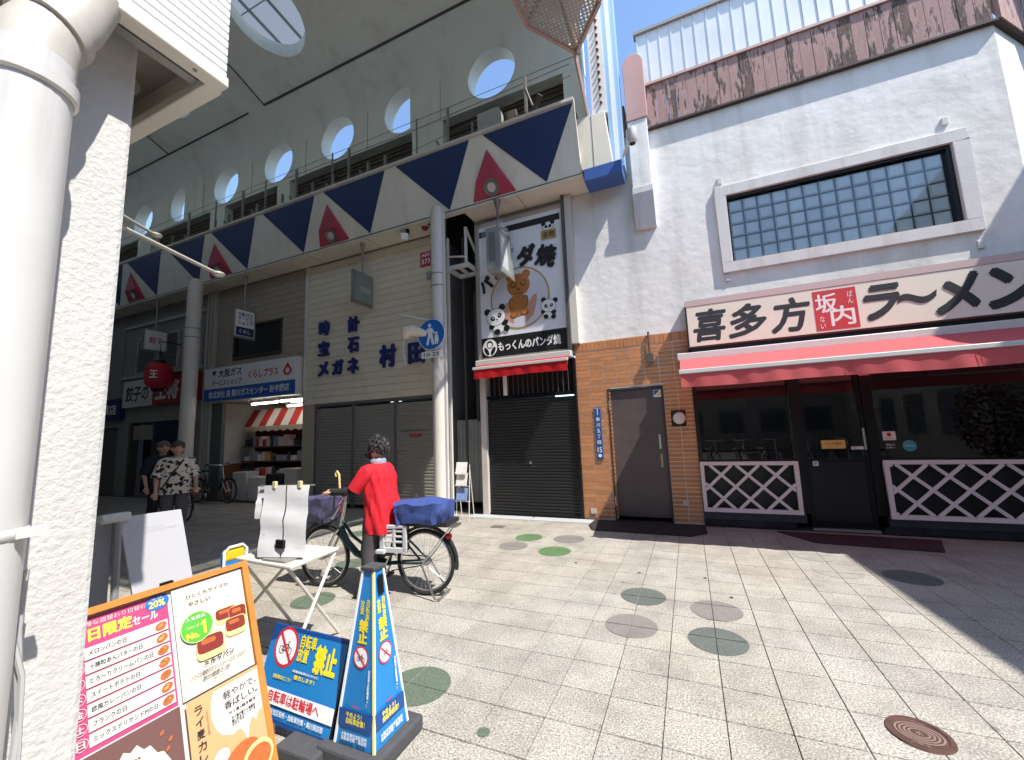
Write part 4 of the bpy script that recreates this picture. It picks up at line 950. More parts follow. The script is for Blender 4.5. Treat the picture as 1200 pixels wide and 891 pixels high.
BX('sign_case', m_alu, gs, -12.45, -8.78, 7.0, 7.19, 2.68, 3.64, bevel=.008); BX('sign_face', mat('sign_white', (230, 230, 228), .4), gs, -12.42, -8.81, 6.99, 7.002, 3.05, 3.62); BX('sign_face', mat('gas_blue', (36, 88, 178), .4), gs, -12.42, -8.81, 6.99, 7.002, 2.7, 3.05)
q = Sheet(gs, (-10.6, 6.99, 3.1), (1, 0, 0), (0, 0, 1), lift=.001)
m_nv = mat('print_navy', (36, 52, 110), .5); m_rd = mat('print_red', (206, 52, 46), .5)
q.text('大阪ガス', -.72, .36, .98, .23, m_nv, bold=.03); q.text('サービスショップ', -.85, .1, 1.25, .17, m_nv, bold=.02); q.poly([(-1.5, .44), (-1.3, .44), (-1.4, .28)], m_nv, 'emblem')
q.text('くらしプラス', .62, .22, 1.15, .22, m_rd, bold=.03); q.poly([(1.35, .2), (1.52, .42), (1.69, .2), (1.6, .08), (1.44, .08)], m_rd, 'emblem'); q.ell(1.52, .2, .07, .07, m_sw, 'emblem')
q.text('株式会社 泉 駒川ガスセンター 針中野店', .0, -.22, 3.2, .2, m_sw, bold=.03)
# interior
m_inw = mat('shop_wall_white', (190, 184, 174), .8, var=.08)
MB().box(-12.4, -12.3, 7.3, 10.5, 0, 2.95).box(-12.3, -8.8, 10.4, 10.5, 0, 2.95).box(-8.85, -8.75, 7.3, 10.4, 0, 2.95).build('interior_wall', m_inw, ga); BX('interior_ceiling', m_inw, ga, -12.3, -8.85, 7.3, 10.4, 2.68, 2.75)
BX('interior_floor', mat('dark_vinyl', (70, 62, 56), .6), ga, -12.3, -8.85, 7.26, 10.4, -.004, .01)
BX('side_panel', mat('grey_green_panel', (92, 98, 94), .6, var=.15), ga, -12.42, -11.85, 7.16, 7.26, 0, 2.66); BX('interior_dado', mat('brown_dado', (128, 84, 58), .7), ga, -12.299, -12.27, 7.3, 10.4, .01, .95)
for i, (x, y) in enumerate(((-10.6, 7.5), (-9.35, 7.42), (-9.3, 7.7), (-10.6, 8.6))):
    tl_ = thing('ceiling_tube_lamp', 'lit white fluorescent tube under the gas shop ceiling', 'lamp', (x, y, 2.6), 'tube lamps in the gas shop')
    BX('batten', m_sw, tl_, x-.55, x+.55, y-.05, y+.05, 2.62, 2.675); MB().tube([(x-.52, y, 2.59), (x+.52, y, 2.59)], .022, 8).build('tube', mat('lit_tube', (255, 252, 244), .5, emit=5), tl_, smooth=True)
# striped red and white inner awning
ia = thing('striped_valance', 'red and white striped canopy over the shelves inside the gas shop', 'canopy', (-10, 8.6, 1.6))
m_cr = mat('canopy_red', (176, 40, 34), .8); m_cw = mat('canopy_white', (206, 200, 190), .8)
x = -11.75; k = 0
while x < -8.95:
    a, b_ = x, x+.3
    MB().add([(a-.22, 8.15, 2.5), (b_-.22, 8.15, 2.5), (b_, 7.72, 1.98), (a, 7.72, 1.98)], [(0, 3, 2, 1)]).build('stripe', m_cw if k % 2 else m_cr, ia)
    MB().add([(a, 7.72, 1.98), (b_, 7.72, 1.98), (b_, 7.715, 1.87), ((a+b_)/2, 7.712, 1.82), (a, 7.715, 1.87)], [(0, 4, 3, 2, 1)]).build('scallop', mat('scallop_cream', (196, 176, 150), .8), ia); x += .3; k += 1
# shelves with stock
rk = thing('stock_shelf', 'dark shelving packed with boxed goods inside the gas shop', 'shelf', (-10, 9, 0))
for z in (.0, .5, .95, 1.35): BX('shelf_board', mat('shelf_brown', (96, 76, 62), .7), rk, -12.0, -8.95, 7.75 if z < .9 else 7.85, 8.3, z+.04, z+.07)
BX('shelf_back', mat('maroon_cloth', (92, 26, 44), .9), rk, -12.1, -8.95, 8.31, 8.34, 0, 2.0)
def goods_mat(i): return mat('goods_%d' % i, pal[i], .6)
pal = [(214, 206, 196), (190, 60, 56), (60, 66, 78), (196, 150, 60), (226, 220, 214), (140, 146, 158), (230, 190, 196), (44, 44, 46)]
pnm = ['cream', 'red', 'slate', 'amber', 'white', 'grey blue', 'pale pink', 'black']
for z, y, hh, sn in ((.07, 7.78, .38, 'bottom'), (.57, 7.78, .3, 'second'), (1.02, 7.88, .26, 'third'), (1.42, 7.88, .3, 'top')):
    x = -11.9
    while x < -9.1:
        w = random.uniform(.06, .22); h = random.uniform(.45, 1)*hh; i = random.randrange(8)
        if sn == 'top' and i == 3: i = 4
        o = BX('boxed_goods', goods_mat(i), None, x, x+w, y, y+.22, z, z+h)
        tag(o, '%s packet on the %s shelf inside the gas shop' % (pnm[i], sn), 'packet', '%s packets on the %s shelf' % (pnm[i], sn)); x += w+random.uniform(.01, .06)
for i, (x, y, w, h, c) in enumerate(((-11.3, 7.35, .55, .75, 0), (-10.65, 7.35, .5, .62, 4), (-10.0, 7.36, .5, .7, 7), (-9.3, 7.32, .4, .85, 0))):
    o = BX('display_carton', mat('carton_%d' % i, pal[c], .7, var=.1, vscale=9), None, x-w/2, x+w/2, y, y+.36, .012, h, bevel=.01)
    tag(o, ('cream floor carton beside the brown dado of the gas shop', 'white appliance carton in the gas shop entrance', 'dark appliance on the gas shop floor', 'tall cream carton by the gas shop door post')[i], 'carton')

# ------------------------------------------------------------------ dumpling shop and beyond
gy = thing('dumpling_shop_building', 'shaded shop with louvred upper windows behind the second column', 'building', (-15, 7.2, 0))
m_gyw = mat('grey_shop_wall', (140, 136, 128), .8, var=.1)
BX('wall', m_gyw, gy, -17.3, -12.8, 7.21, 7.6, 2.3, 6.6); BX('wall', m_gyw, gy, -17.3, -16.6, 7.21, 7.6, 0, 2.3); BX('wall', m_gyw, gy, -13.1, -12.8, 7.21, 7.6, 0, 2.3); BX('rear_wall', MATS['dark_void'], gy, -21, -12.8, 7.9, 8, 0, 2.5)  # rear wall widened past the shop to block sky light leaking in
for z in (3.75, 5.45): BX('wall_ledge', mat('pale_ledge', (176, 172, 164), .7), gy, -17.2, -12.85, 7.12, 7.208, z, z+.08)
for i, (x0, x1) in enumerate(((-16.4, -15.3), (-15.2, -14.1), (-13.9, -13.0))):
    wn = MB().box(x0, x1, 7.14, 7.208, 3.85, 3.92).box(x0, x1, 7.14, 7.208, 5.0, 5.07).box(x0, x0+.06, 7.14, 7.208, 3.92, 5.0).box(x1-.06, x1, 7.14, 7.208, 3.92, 5.0).build('window', mat('window_grey', (170, 166, 158), .5), gy)
    for k in range(11): BX('louvre', mat('louvre_grey', (112, 110, 106), .5), wn, x0+.06, x1-.06, 7.16, 7.2, 3.95+k*.095, 4.01+k*.095)
BX('door_frame', mat('brown_frame', (70, 60, 52), .5), gy, -16.6, -16.45, 7.2, 7.4, 0, 2.3); BX('shop_door', mat('dim_door', (66, 58, 52), .4), gy, -15.5, -14.6, 7.3, 7.36, 0, 2.1); BX('noren', mat('navy_noren', (30, 38, 66), .9), gy, -15.2, -13.3, 7.2, 7.215, 1.65, 2.25)
BX('notice_board', mat('dim_poster', (150, 140, 128), .7), gy, -16.35, -15.3, 7.2, 7.24, 1.75, 2.2)
gn = thing('dumpling_shop_sign', 'white and red signboard with brush lettering on the dumpling shop', 'sign', (-15, 7.1, 2.8))
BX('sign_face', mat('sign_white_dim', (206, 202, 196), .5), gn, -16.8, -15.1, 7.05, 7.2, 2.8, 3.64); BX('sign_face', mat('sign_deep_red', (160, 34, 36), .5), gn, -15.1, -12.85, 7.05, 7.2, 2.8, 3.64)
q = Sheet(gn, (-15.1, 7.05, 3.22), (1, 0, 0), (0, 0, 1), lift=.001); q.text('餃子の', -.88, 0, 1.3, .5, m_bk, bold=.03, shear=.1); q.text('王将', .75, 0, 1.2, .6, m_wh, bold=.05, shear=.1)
ln = thing('red_lantern', 'red paper lantern hanging by the dumpling shop sign', 'lantern', (-14.1, 6.7, 3.2))
pr = []
for i in range(25):
    t = i/24; r = .33*(1-(2*t-1)**4*.5)+.008*math.cos(i*math.pi); pr.append((r, 3.2+.75*t))
MB().lathe([(0, 3.2)]+pr+[(0, 3.95)], (-14.1, 6.7, 0), 20).build('paper_shade', mat('lantern_red', (196, 40, 62), .6), ln, smooth=True); MB().lathe([(.14, 3.12), (.16, 3.2)], (-14.1, 6.7, 0), 16).build('lantern_foot', m_black, ln); MB().lathe([(.16, 3.95), (.14, 4.03), (0, 4.03)], (-14.1, 6.7, 0), 16).tube([(-14.1, 6.7, 4.03), (-14.1, 6.7, 4.6)], .01, 5).bar((-14.1, 6.7, 4.6), (-14.1, 7.2, 4.6), .03, .03).build('lantern_ring', m_black, ln)
q = Sheet(ln, (-13.83, 6.45, 3.58), (.7, .7, 0), (0, 0, 1), lift=.01); q.text('王', 0, 0, .2, .22, m_wh, bold=.03)
bb = thing('far_shop_building', 'dim grey shop at the far end with a navy sign', 'building', (-20, 7.2, 0))
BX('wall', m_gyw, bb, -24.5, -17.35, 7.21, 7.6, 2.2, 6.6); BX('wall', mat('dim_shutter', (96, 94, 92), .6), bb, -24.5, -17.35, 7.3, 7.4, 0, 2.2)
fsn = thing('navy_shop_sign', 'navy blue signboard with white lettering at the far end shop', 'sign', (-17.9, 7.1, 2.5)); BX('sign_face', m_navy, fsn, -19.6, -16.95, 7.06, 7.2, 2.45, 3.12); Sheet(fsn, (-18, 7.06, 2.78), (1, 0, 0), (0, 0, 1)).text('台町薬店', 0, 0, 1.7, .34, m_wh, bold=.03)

# ------------------------------------------------------------------ hanging signs across the arcade
def hanging(name, label, x, y0, y1, z0, z1, faces, ztop=5.97, m=None):
    t = thing(name, label, 'hanging sign', (x, (y0+y1)/2, z0)); ym = (y0+y1)/2
    MB().tube([(x, ym, ztop), (x, ym, z1)], .025, 8).lathe([(.02, ztop-.22), (.06, ztop-.02), (.06, ztop)], (x, ym, 0), 12).build('hanger_rod', m_galv, t, smooth=True)
    MB().box(x-.06, x+.06, y0, y1, z0, z1).build('sign_case', m or m_alu, t, bevel=.01)
    for a, b_ in ((y0-.05, y0-.01), (y1+.01, y1+.05)): MB().box(x-.03, x+.03, a, b_, z0-.05, z1+.05).build('side_rail', m_galv, t)
    MB().box(x-.028, x+.028, y0-.05, y1+.05, z1+.012, z1+.048).build('top_rail', m_galv, t); MB().box(x-.028, x+.028, y0-.05, y1+.05, z0-.048, z0-.012).build('bottom_rail', m_galv, t)
    sh = Sheet(t, (x+.06, ym, (z0+z1)/2), (0, 1, 0), (0, 0, 1), lift=.001); faces(sh, y1-y0, z1-z0); return t
m_gg = mat('grey_green_acrylic', (122, 134, 128), .3)
hanging('hanging_shop_sign', 'grey green square hanging sign before the jeweller wall', -6.5, 6.55, 7.05, 4.55, 5.2, lambda s, w, h: (s.rect(-w/2+.03, w/2-.03, -h/2+.03, h/2-.03, m_gg, 'sign_face'), s.text('村田', .03, -.03, .3, .15, mat('pale_letter', (176, 182, 176), .5), bold=.03)), m=m_gg)
hanging('hanging_shop_sign', 'white and blue hanging sign before the gas shop wall', -10.55, 6.55, 7.05, 4.3, 5.0, lambda s, w, h: (s.rect(-w/2+.02, w/2-.02, -.1, h/2-.02, m_sw, 'sign_face'), s.rect(-w/2+.02, w/2-.02, -h/2+.02, -.11, m_navy, 'sign_face'), s.text('大阪ガス\nサービス\nショップ', 0, .12, .4, .34, m_nv, bold=.03), s.text('くらし', 0, -.22, .3, .1, m_sw, bold=.02)))
hanging('hanging_shop_sign', 'white hanging sign with red script before the dumpling shop', -14.6, 6.5, 7.05, 4.4, 5.0, lambda s, w, h: (s.rect(-w/2+.02, w/2-.02, -h/2+.02, h/2-.02, m_sw, 'sign_face'), s.text('餃子', 0, 0, .34, .2, m_rd, bold=.03)))
hs = thing('hanging_shop_sign', 'clear acrylic and silver hanging sign in front of the panda signboard', 'hanging sign', (-3.0, 6.6, 4.6))
AC = film_mat('cloudy_acrylic', (190, 196, 196), .16)
MB().tube([(-3.0, 6.62, 5.97), (-3.0, 6.62, 5.3)], .028, 8).lathe([(.02, 5.74), (.07, 5.95), (.07, 5.97)], (-3.0, 6.62, 0), 12).build('hanger_rod', mat('brown_rod', (128, 112, 98), .5, .3), hs, smooth=True)
MB().box(-3.14, -2.86, 6.36, 6.42, 4.5, 5.3).box(-3.14, -2.86, 6.82, 6.88, 4.5, 5.3).box(-3.14, -2.86, 6.42, 6.82, 4.5, 4.56).box(-3.14, -2.86, 6.42, 6.82, 5.24, 5.3).build('silver_case', m_galv, hs, bevel=.01)
MB().box(-3.1, -3.09, 6.42, 6.82, 4.56, 5.24).box(-2.91, -2.9, 6.42, 6.82, 4.56, 5.24).build('acrylic_face', mat('silver_print', (206, 210, 210), .6, 0, var=.35, vscale=7), hs)
MB().box(-3.22, -2.78, 6.345, 6.355, 4.4, 5.4).build('acrylic_plate', AC, hs); MB().box(-2.84, -2.83, 6.3, 6.95, 4.42, 5.38).build('acrylic_plate', AC, hs)
BX('dark_slot', mat('slot_grey', (92, 94, 92), .6), hs, -3.08, -2.95, 6.35, 6.362, 4.62, 5.2)

# ------------------------------------------------------------------ near corner building
m_rough = mat('rough_white_stucco', (200, 199, 196), .9, var=.06, vscale=5, streak=((172, 168, 160), .45, 9), bump=.5, bscale=85, bdist=.008)
m_pvc = mat('white_pvc', (204, 203, 200), .38, var=.05, vscale=6, streak=((170, 164, 154), .5, 14))
nb = thing('corner_building', 'rough white stucco corner of the near building with a drain pipe', 'building', (-1.3, .5, 0))
MB().box(-26, -1.3, -14, .52, 0, 8.3).build('wall', m_rough, nb, bevel=.012)
dp = thing('drain_pipe', 'fat white plastic drain pipe with an elbow strapped to the stucco corner', 'pipe', (-1.2, .3, 0))
MB().tube([(-1.195, .305, 0), (-1.195, .305, 2.36)], .066, 28).build('pipe', m_pvc, dp, smooth=True)
MB().lathe([(.067, 2.285), (.074, 2.29), (.074, 2.32), (.067, 2.325)], (-1.195, .305, 0), 28).build('pipe_collar', m_pvc, dp, smooth=True)
el = MB().tube([(-1.195, .305, 2.34), (-1.197, .31, 2.40), (-1.205, .332, 2.46), (-1.212, .362, 2.52), (-1.215, .39, 2.62)], [.066, .064, .06, .056, .054], 28); el.build('elbow', mat('aged_pvc', (184, 180, 170), .5, var=.08, vscale=30), dp, smooth=True)
MB().tube([(-1.202, .324, 2.445), (-1.206, .338, 2.472)], [.068, .067], 28).build('elbow_ring', MATS['aged_pvc'], dp, smooth=True)
MB().lathe([(.0665, 1.39), (.07, 1.395), (.07, 1.405), (.0665, 1.41)], (-1.195, .305, 0), 28).build('strap', m_pvc, dp, smooth=True); MB().cbox((-1.14, .36, 1.4), (.01, .02, .008)).build('strap_knot', m_pvc, dp)
MB().tube([(-1.22, .385, 1.32), (-1.24, .39, 1.2), (-1.23, .4, 1.05), (-1.24, .39, .6), (-1.25, .4, .02)], .006, 6).tube([(-1.24, .37, 1.25), (-1.22, .395, 1.12), (-1.24, .41, .9), (-1.25, .4, .02)], .005, 6).build('grey_cable', mat('cable_grey', (176, 176, 176), .6), dp, smooth=True)
# corrugated shutter hood
hd = thing('shutter_hood', 'white corrugated metal shutter hood projecting over the near corner', 'hood', (-1.3, .3, 2.6))
HX, HY, HZ = -1.18, .68, 2.6
b = MB(); vs = []; fs = []; n = 92
for i in range(n+1):
    z = HZ+.03+(i//4)*.026+(0, .019, .0215, .0235)[i % 4]; x = HX-(0, 0, .006, .006)[i % 4]
    vs += [(x, -1.5, z), (x, HY-.005, z)]
for i in range(n): fs.append((2*i, 2*i+1, 2*i+3, 2*i+2))
b.add(vs, fs).build('corrugated_face', mat('hood_white', (222, 222, 220), .4, .1), hd)
m_hood = mat('hood_cream', (214, 208, 198), .5, var=.06)
MB().box(HX-.035, HX+.006, -1.5, HY, HZ, HZ+.032).box(-2.2, HX-.035, HY-.04, HY, HZ, HZ+.032).build('lip', m_hood, hd, bevel=.004)
MB().box(-2.2, HX-.012, HY-.015, HY-.003, HZ+.032, HZ+.62).build('end_plate', m_hood, hd)
MB().box(-2.2, HX-.012, .525, HY-.015, HZ+.13, HZ+.15).box(-1.295, HX-.012, -1.5, .525, HZ+.13, HZ+.15).build('hood_ceiling', mat('hood_inner', (150, 144, 136), .7), hd)
MB().box(HX-.1, HX-.07, -1.5, HY-.04, HZ+.02, HZ+.128).build('guide_rail', mat('hood_grey', (150, 148, 144), .5, .3), hd); MB().tube([(-1.5, .58, HZ+.07), (-2.2, .58, HZ+.07)], .03, 12).build('roller', mat('roller_grey', (176, 172, 166), .5, .2), hd, smooth=True)
for y in (.25, .42, .6): MB().ball((HX-.015, y, HZ), .006, 8, 6).build('screw', m_galv, hd)
fw = thing('far_light_block', 'unseen grey wall added to block light at the far end of the arcade', 'wall', (-26, 3.9, 0))  # unseen wall added to keep daylight out of the far arcade
BX('light_block_wall', mat('light_block_grey', (110, 110, 108), .8, var=.1), fw, -26.2, -26, .3, 7.4, 0, 11.3)

# ------------------------------------------------------------------ buildings outside the frame (shade and reflections)
def plain_block(name, label, x0, x1, y0, y1, z1, c, face):
    t = thing(name, label, 'building', ((x0+x1)/2, (y0+y1)/2, 0))
    BX('wall', mat(name+'_wall', c, .85, var=.08), t, x0, x1, y0, y1, 0, z1)
    k = 0
    for z in (1.0, 4.0, 6.3):
        if z+1.2 > z1: continue
        if face == 'y':
            x = x0+.6
            while x < x1-1.4: BX('window', mat('hazy_window', (84, 88, 92), .3), t, x, x+1.2, y1-.02, y1+.02, z, z+1.3); x += 2.1
        else:
            y = y0+.6
            while y < y1-1.4: BX('window', MATS['dark_window'], t, x0-.02, x0+.02, y, y+1.2, z, z+1.3); y += 2.1
    return t
plain_block('opposite_house', 'grey house across the side street facing the restaurant', -1.0, 9.5, -16, -12.5, 7.0, (140, 134, 126), 'y')
nh = thing('neighbour_house', 'tall beige house across the side street that shades the paving', 'building', (9, -2, 0))
MB().prism([(6.3, 7.4), (7.62, -12), (13, -12), (13, 7.4)], 'z', 0, 8.05).build('wall', mat('neighbour_house_wall', (150, 142, 130), .85, var=.08), nh)
for y in (-9, -6.5, -4, -1.5, 1, 3.5):
    for z in (1.0, 4.0, 6.3):
        x = 6.3+(7.4-y-.6)*.068; BX('window', MATS['hazy_window'], nh, x-.06, x+.05, y, y+1.2, z, z+1.3)
sb_ = thing('potted_shrub', 'reddish leafy shrub in a pot against the beige house across the street', 'shrub', (5.75, 2.9, 0))
MB().lathe([(0, 0), (.2, 0), (.27, .4), (.29, .42), (.25, .43), (0, .4)], (5.75, 2.9, 0), 20).build('pot', mat('terracotta', (150, 86, 62), .8, var=.1), sb_, smooth=True)
rn = random.Random(3); lf = MB()
for i in range(1500):
    th = rn.uniform(0, 6.283); ph = rn.uniform(-1, 1); rr = rn.uniform(.3, 1)**.5; p = Vector((5.75+.55*rr*math.cos(th)*math.sqrt(1-ph*ph), 2.9+.7*rr*math.sin(th)*math.sqrt(1-ph*ph), 1.45+.95*rr*ph))
    d = Vector((rn.gauss(0, 1), rn.gauss(0, 1), rn.gauss(0, 1))).normalized()*.055; e = d.cross(Vector((rn.gauss(0, 1), rn.gauss(0, 1), rn.gauss(0, 1)))).normalized()*.025
    lf.add([p-d, p+e, p+d, p-e], [(0, 1, 2, 3)])
lf.build('foliage', mat('reddish_leaf', (112, 74, 52), .6, var=.4, vscale=5), sb_); MB().tube([(5.75, 2.9, .4), (5.73, 2.92, 1.0), (5.78, 2.9, 1.7)], [.04, .03, .012], 8).build('stem', mat('bark', (80, 62, 48), .9), sb_)

# ------------------------------------------------------------------ menu board
mb = thing('menu_board', 'wooden framed menu stand with pink weekday sale poster and bread posters', 'menu board', (-1.4, .78, 0))
UY = Vector((-.308, 0, .951)); BO = Vector((-1.54, .775, 1.1))
m_wood = mat('orange_wood', (196, 124, 56), .45, var=.14, vscale=14)
def brd(u0, u1, v0, v1, d0, d1):
    nn = Vector((.951, 0, .308)); q = [BO+Vector((0, u, 0))+UY*v+nn*d for d in (d0, d1) for v in (v0, v1) for u in (u0, u1)]
    return (q, [(0, 2, 3, 1), (4, 5, 7, 6), (0, 1, 5, 4), (1, 3, 7, 5), (3, 2, 6, 7), (2, 0, 4, 6)])
MB().add(*brd(-.245, .265, -1.1, .018, -.02, -.004)).build('back_panel', mat('poster_backing', (120, 92, 66), .7), mb)
f_ = MB()
for a in ((-.245, .265, 0, .018, -.004, .014), (-.245, .265, -1.1, -1.082, -.004, .014), (-.245, -.227, -1.082, 0, -.004, .014), (.245, .265, -1.082, 0, -.004, .014)): f_.add(*brd(*a))
f_.build('frame', m_wood, mb)
MB().bar(BO+Vector((-.03, -.2, -.02)), (-1.9, .6, .0), .02, .03).bar(BO+Vector((-.03, .22, -.02)), (-1.9, .98, 0), .02, .03).build('rear_leg', m_wood, mb)
MB().cbox(BO+UY*.02+Vector((0, .02, 0)), (.006, .016, .006)).build('clip', m_black, mb)
q = Sheet(mb, BO, (0, 1, 0), UY, lift=-.0025); q.step = .0004
W_ = mat('poster_white', (198, 196, 190), .5); PK = mat('poster_pink', (182, 66, 112), .5); CR = mat('poster_cream', (200, 194, 180), .5); CH = mat('poster_choc', (104, 74, 70), .5); BE = mat('poster_beige', (236, 216, 188), .5); KR = mat('poster_kraft', (206, 156, 110), .5, var=.06, vscale=30); YL = mat('poster_yellow', (246, 226, 70), .5); BU = mat('poster_blue', (42, 104, 184), .5); GN = mat('poster_green', (84, 166, 60), .5); BR = mat('poster_crust', (178, 96, 48), .5, var=.15, vscale=60); BRD = mat('poster_bean', (126, 46, 40), .5, var=.15, vscale=60); CRM = mat('poster_crumb', (240, 206, 130), .5); IK = mat('poster_ink', (52, 46, 46), .5); LG = mat('poster_leaf', (190, 214, 150), .5)
q.rect(-.225, .243, -1.08, -.002, W_, 'poster_sheet')
q.rect(-.21, .018, -.322, -.004, PK, 'sale_poster')
q.text('お得な週替わり日替わり！', -.1, -.022, .17, .012, W_); q.text('日限定', -.118, -.05, .095, .034, YL, bold=.04); q.text('セール', -.04, -.055, .062, .024, W_, bold=.04)
q.ell(-.008, -.024, .03, .022, BU, 'price_badge'); q.text('20%', -.01, -.028, .042, .02, YL, bold=.03); q.text('全品', -.01, -.012, .03, .007, W_)
days = ['月', '火', '水', '木', '金', '土', '日']; its = ['メロンパンの日', '十勝粒あんパターの日', 'とろ～りクリームパンの日', 'スイートポテトの日', '欧風カレーパンの日', 'フランクの日', 'ミックスデリサンドMの日']
for i in range(7):
    v = -.094-.0335*i
    q.rect(-.176, .012, v-.0145, v+.0145, W_, 'menu_row', up=(i == 0))
for i in range(7):
    v = -.094-.0335*i
    q.text(its[i], -.176+.008+len(its[i])*.0057, v, len(its[i])*.0114, .0135, IK, up=(i == 0), bold=.03)
    q.ring(-.191, v, .0135, .0012, W_, b=.0135); q.k -= q.step; q.text(days[i], -.192, v, .016, .017, W_, bold=.03); q.k -= q.step
    q.ell(-.006, v, .015, .011, BR, 'bread_print', rot=.4, n=14); q.k -= q.step
    q.ell(-.008, v+.002, .009, .005, CRM, 'bread_print', rot=.4, n=12); q.k -= q.step
q.k += q.step*2
q.rect(-.21, .018, -.7, -.325, CH, 'chocolate_poster')
pts = [(-.185+.17*t/12, -.44+.07*math.sin(math.pi*t/12)+.012*abs(math.sin(t*1.57))) for t in range(13)]+[(.0, -.6), (-.19, -.6)]
q.poly(pts, BE, 'cloud_print'); q.text('●●●●●●●●●●', -.12, -.392, .08, .006, CH); q.text('魅力 食感', -.1, -.42, .09, .018, CH, bold=.01); q.text('ショコラ', -.08, -.49, .16, .04, CH, bold=.02)
for u, v in ((-.03, -.365), (-.012, -.39), (-.02, -.41)): q.ell(u, v, .007, .004, BR, 'bread_print', rot=.8, n=12)
q.rect(.026, .242, -.322, -.004, CR, 'milk_bread_poster')
q.text('ひとくちサイズの', .128, -.04, .13, .014, IK, bold=.025); q.text('やさしい', .1, -.064, .065, .014, IK, bold=.025); q.ell(.2, -.078, .021, .014, W_); q.text('おいしい', .2, -.078, .026, .006, IK)
for u, v, a, b_, m in ((.175, -.135, .036, .024, CRM), (.21, -.148, .03, .03, CRM), (.198, -.178, .034, .028, CRM), (.115, -.205, .042, .034, CRM)):
    def rr(du, dv, a, b): return [(u+du+a*math.copysign(abs(math.cos(t))**.4, math.cos(t))+.1*b*math.sin(t), v+dv+b*math.copysign(abs(math.sin(t))**.45, math.sin(t))-.08*a*math.cos(t)) for t in (2*math.pi*i/28 for i in range(28))]
    q.poly(rr(0, 0, a, b_), m, 'bread_print'); q.poly(rr(-.001, b_*.24, a*.93, b_*.7), BRD, 'bread_print'); q.poly(rr(-a*.15, b_*.5, a*.5, b_*.22), BR, 'bread_print')
q.ell(.082, -.135, .047, .045, GN, 'rank_badge'); q.ring(.082, -.135, .047, .002, LG, b=.045); q.text('人気商品', .08, -.107, .055, .012, W_, bold=.02); q.text('Sales of', .07, -.13, .036, .009, LG); q.text('No.', .067, -.155, .035, .02, YL, bold=.04); q.poly([(.098, -.162), (.106, -.162), (.106, -.122), (.1, -.122), (.092, -.13), (.092, -.137), (.098, -.133)], YL, 'lettering')
q.text('ミルクパン', .134, -.245, .09, .016, IK, bold=.025); q.text('ミルクの風味がやさしいひとくちサイズのパン', .134, -.268, .17, .008, IK, bold=.02); q.text('税込価格￥180', .12, -.284, .08, .008, IK, bold=.02); q.text('小麦 卵 乳', .12, -.3, .04, .005, IK)
q.rect(.026, .242, -.7, -.326, KR, 'rye_poster')
q.poly([(.1, -.335), (.238, -.335), (.238, -.45), (.222, -.46), (.214, -.475), (.2, -.46), (.188, -.485), (.182, -.52), (.172, -.485), (.16, -.47), (.14, -.475), (.112, -.46), (.098, -.44), (.086, -.4), (.09, -.36)], W_, 'cloud_print')
q.text('軽やかで、', .178, -.362, .105, .022, IK, bold=.02); q.text('香ばしい。', .178, -.39, .105, .022, IK, bold=.02); q.text('ライ麦×焼き製法', .178, -.415, .085, .009, IK, bold=.02); q.text('ライ麦の香りと食感を\n楽しめるカレーパンを\nぜひどうぞ', .178, -.44, .075, .026, IK, bold=.02)
for i, ch in enumerate('ライ麦カレーパ'): q.text(ch, .055, -.36-.031*i, .022, .024, IK, bold=.015)
q.text('こ\nだ\nわ\nり\nの\n生\n地', .075, -.4, .006, .07, IK)
q.ell(.1, -.51, .022, .02, W_); q.text('レンジで\nおいしく', .1, -.51, .03, .014, IK); q.ell(.15, -.56, .065, .05, BR, 'bread_print', rot=.5); q.ell(.2, -.575, .05, .045, CRM, 'bread_print', rot=.3); q.ell(.2, -.578, .042, .036, BR, 'bread_print', rot=.3)

# ------------------------------------------------------------------ white notice panels behind it
wp = thing('notice_stand', 'plain white display panel with a taped edge standing behind the menu board', 'display stand', (-2.2, 1.05, 0))
m_ply = mat('white_board', (190, 190, 194), .6, var=.03, vscale=6)
dv = Vector((.02, .06, -.34)).normalized()
a = Vector((-2.2, .945, 1.26)); b_ = Vector((-2.2, 1.17, 1.252)); nrm = Vector((-.012, 0, 0))
MB().add([a, b_, b_+dv*1.25, a+dv*1.25, a+nrm, b_+nrm, b_+dv*1.25+nrm, a+dv*1.25+nrm], [(0, 3, 2, 1), (4, 5, 6, 7), (0, 1, 5, 4), (1, 2, 6, 5), (2, 3, 7, 6), (3, 0, 4, 7)]).build('front_panel', m_ply, wp)
c_ = Vector((-2.42, .74, 1.27)); d_ = Vector((-2.23, .935, 1.27)); z = Vector((0, .02, -1.26))
MB().add([c_, d_, d_+z, c_+z, c_+nrm, d_+nrm, d_+z+nrm, c_+z+nrm], [(0, 3, 2, 1), (4, 5, 6, 7), (0, 1, 5, 4), (1, 2, 6, 5), (2, 3, 7, 6), (3, 0, 4, 7)]).build('side_panel', mat('grey_board', (176, 178, 182), .6), wp)
MB().tube([(-2.2, .942, 1.27), (-2.17, .96, .02)], .014, 8).build('stand_pole', mat('pole_grey', (150, 150, 150), .5, .3), wp); mtp = mat('crumpled_tape', (206, 204, 196), .5, bump=.8, bscale=60); MB().cbox((-2.2, .93, 1.262), (.02, .05, .018)).build('tape_bundle', mtp, wp, bevel=.01); MB().cbox((-2.17, .96, .8), (.03, .04, .05)).build('tape_bundle', mtp, wp, bevel=.01)
qs = Sheet(wp, (a+b_)/2, (0, 1, 0), -dv, lift=.003); qs.text('お知らせいたします\nご来店ありがとうございます', 0, -.06, .17, .03, mat('faint_print', (204, 206, 212), .6)); 

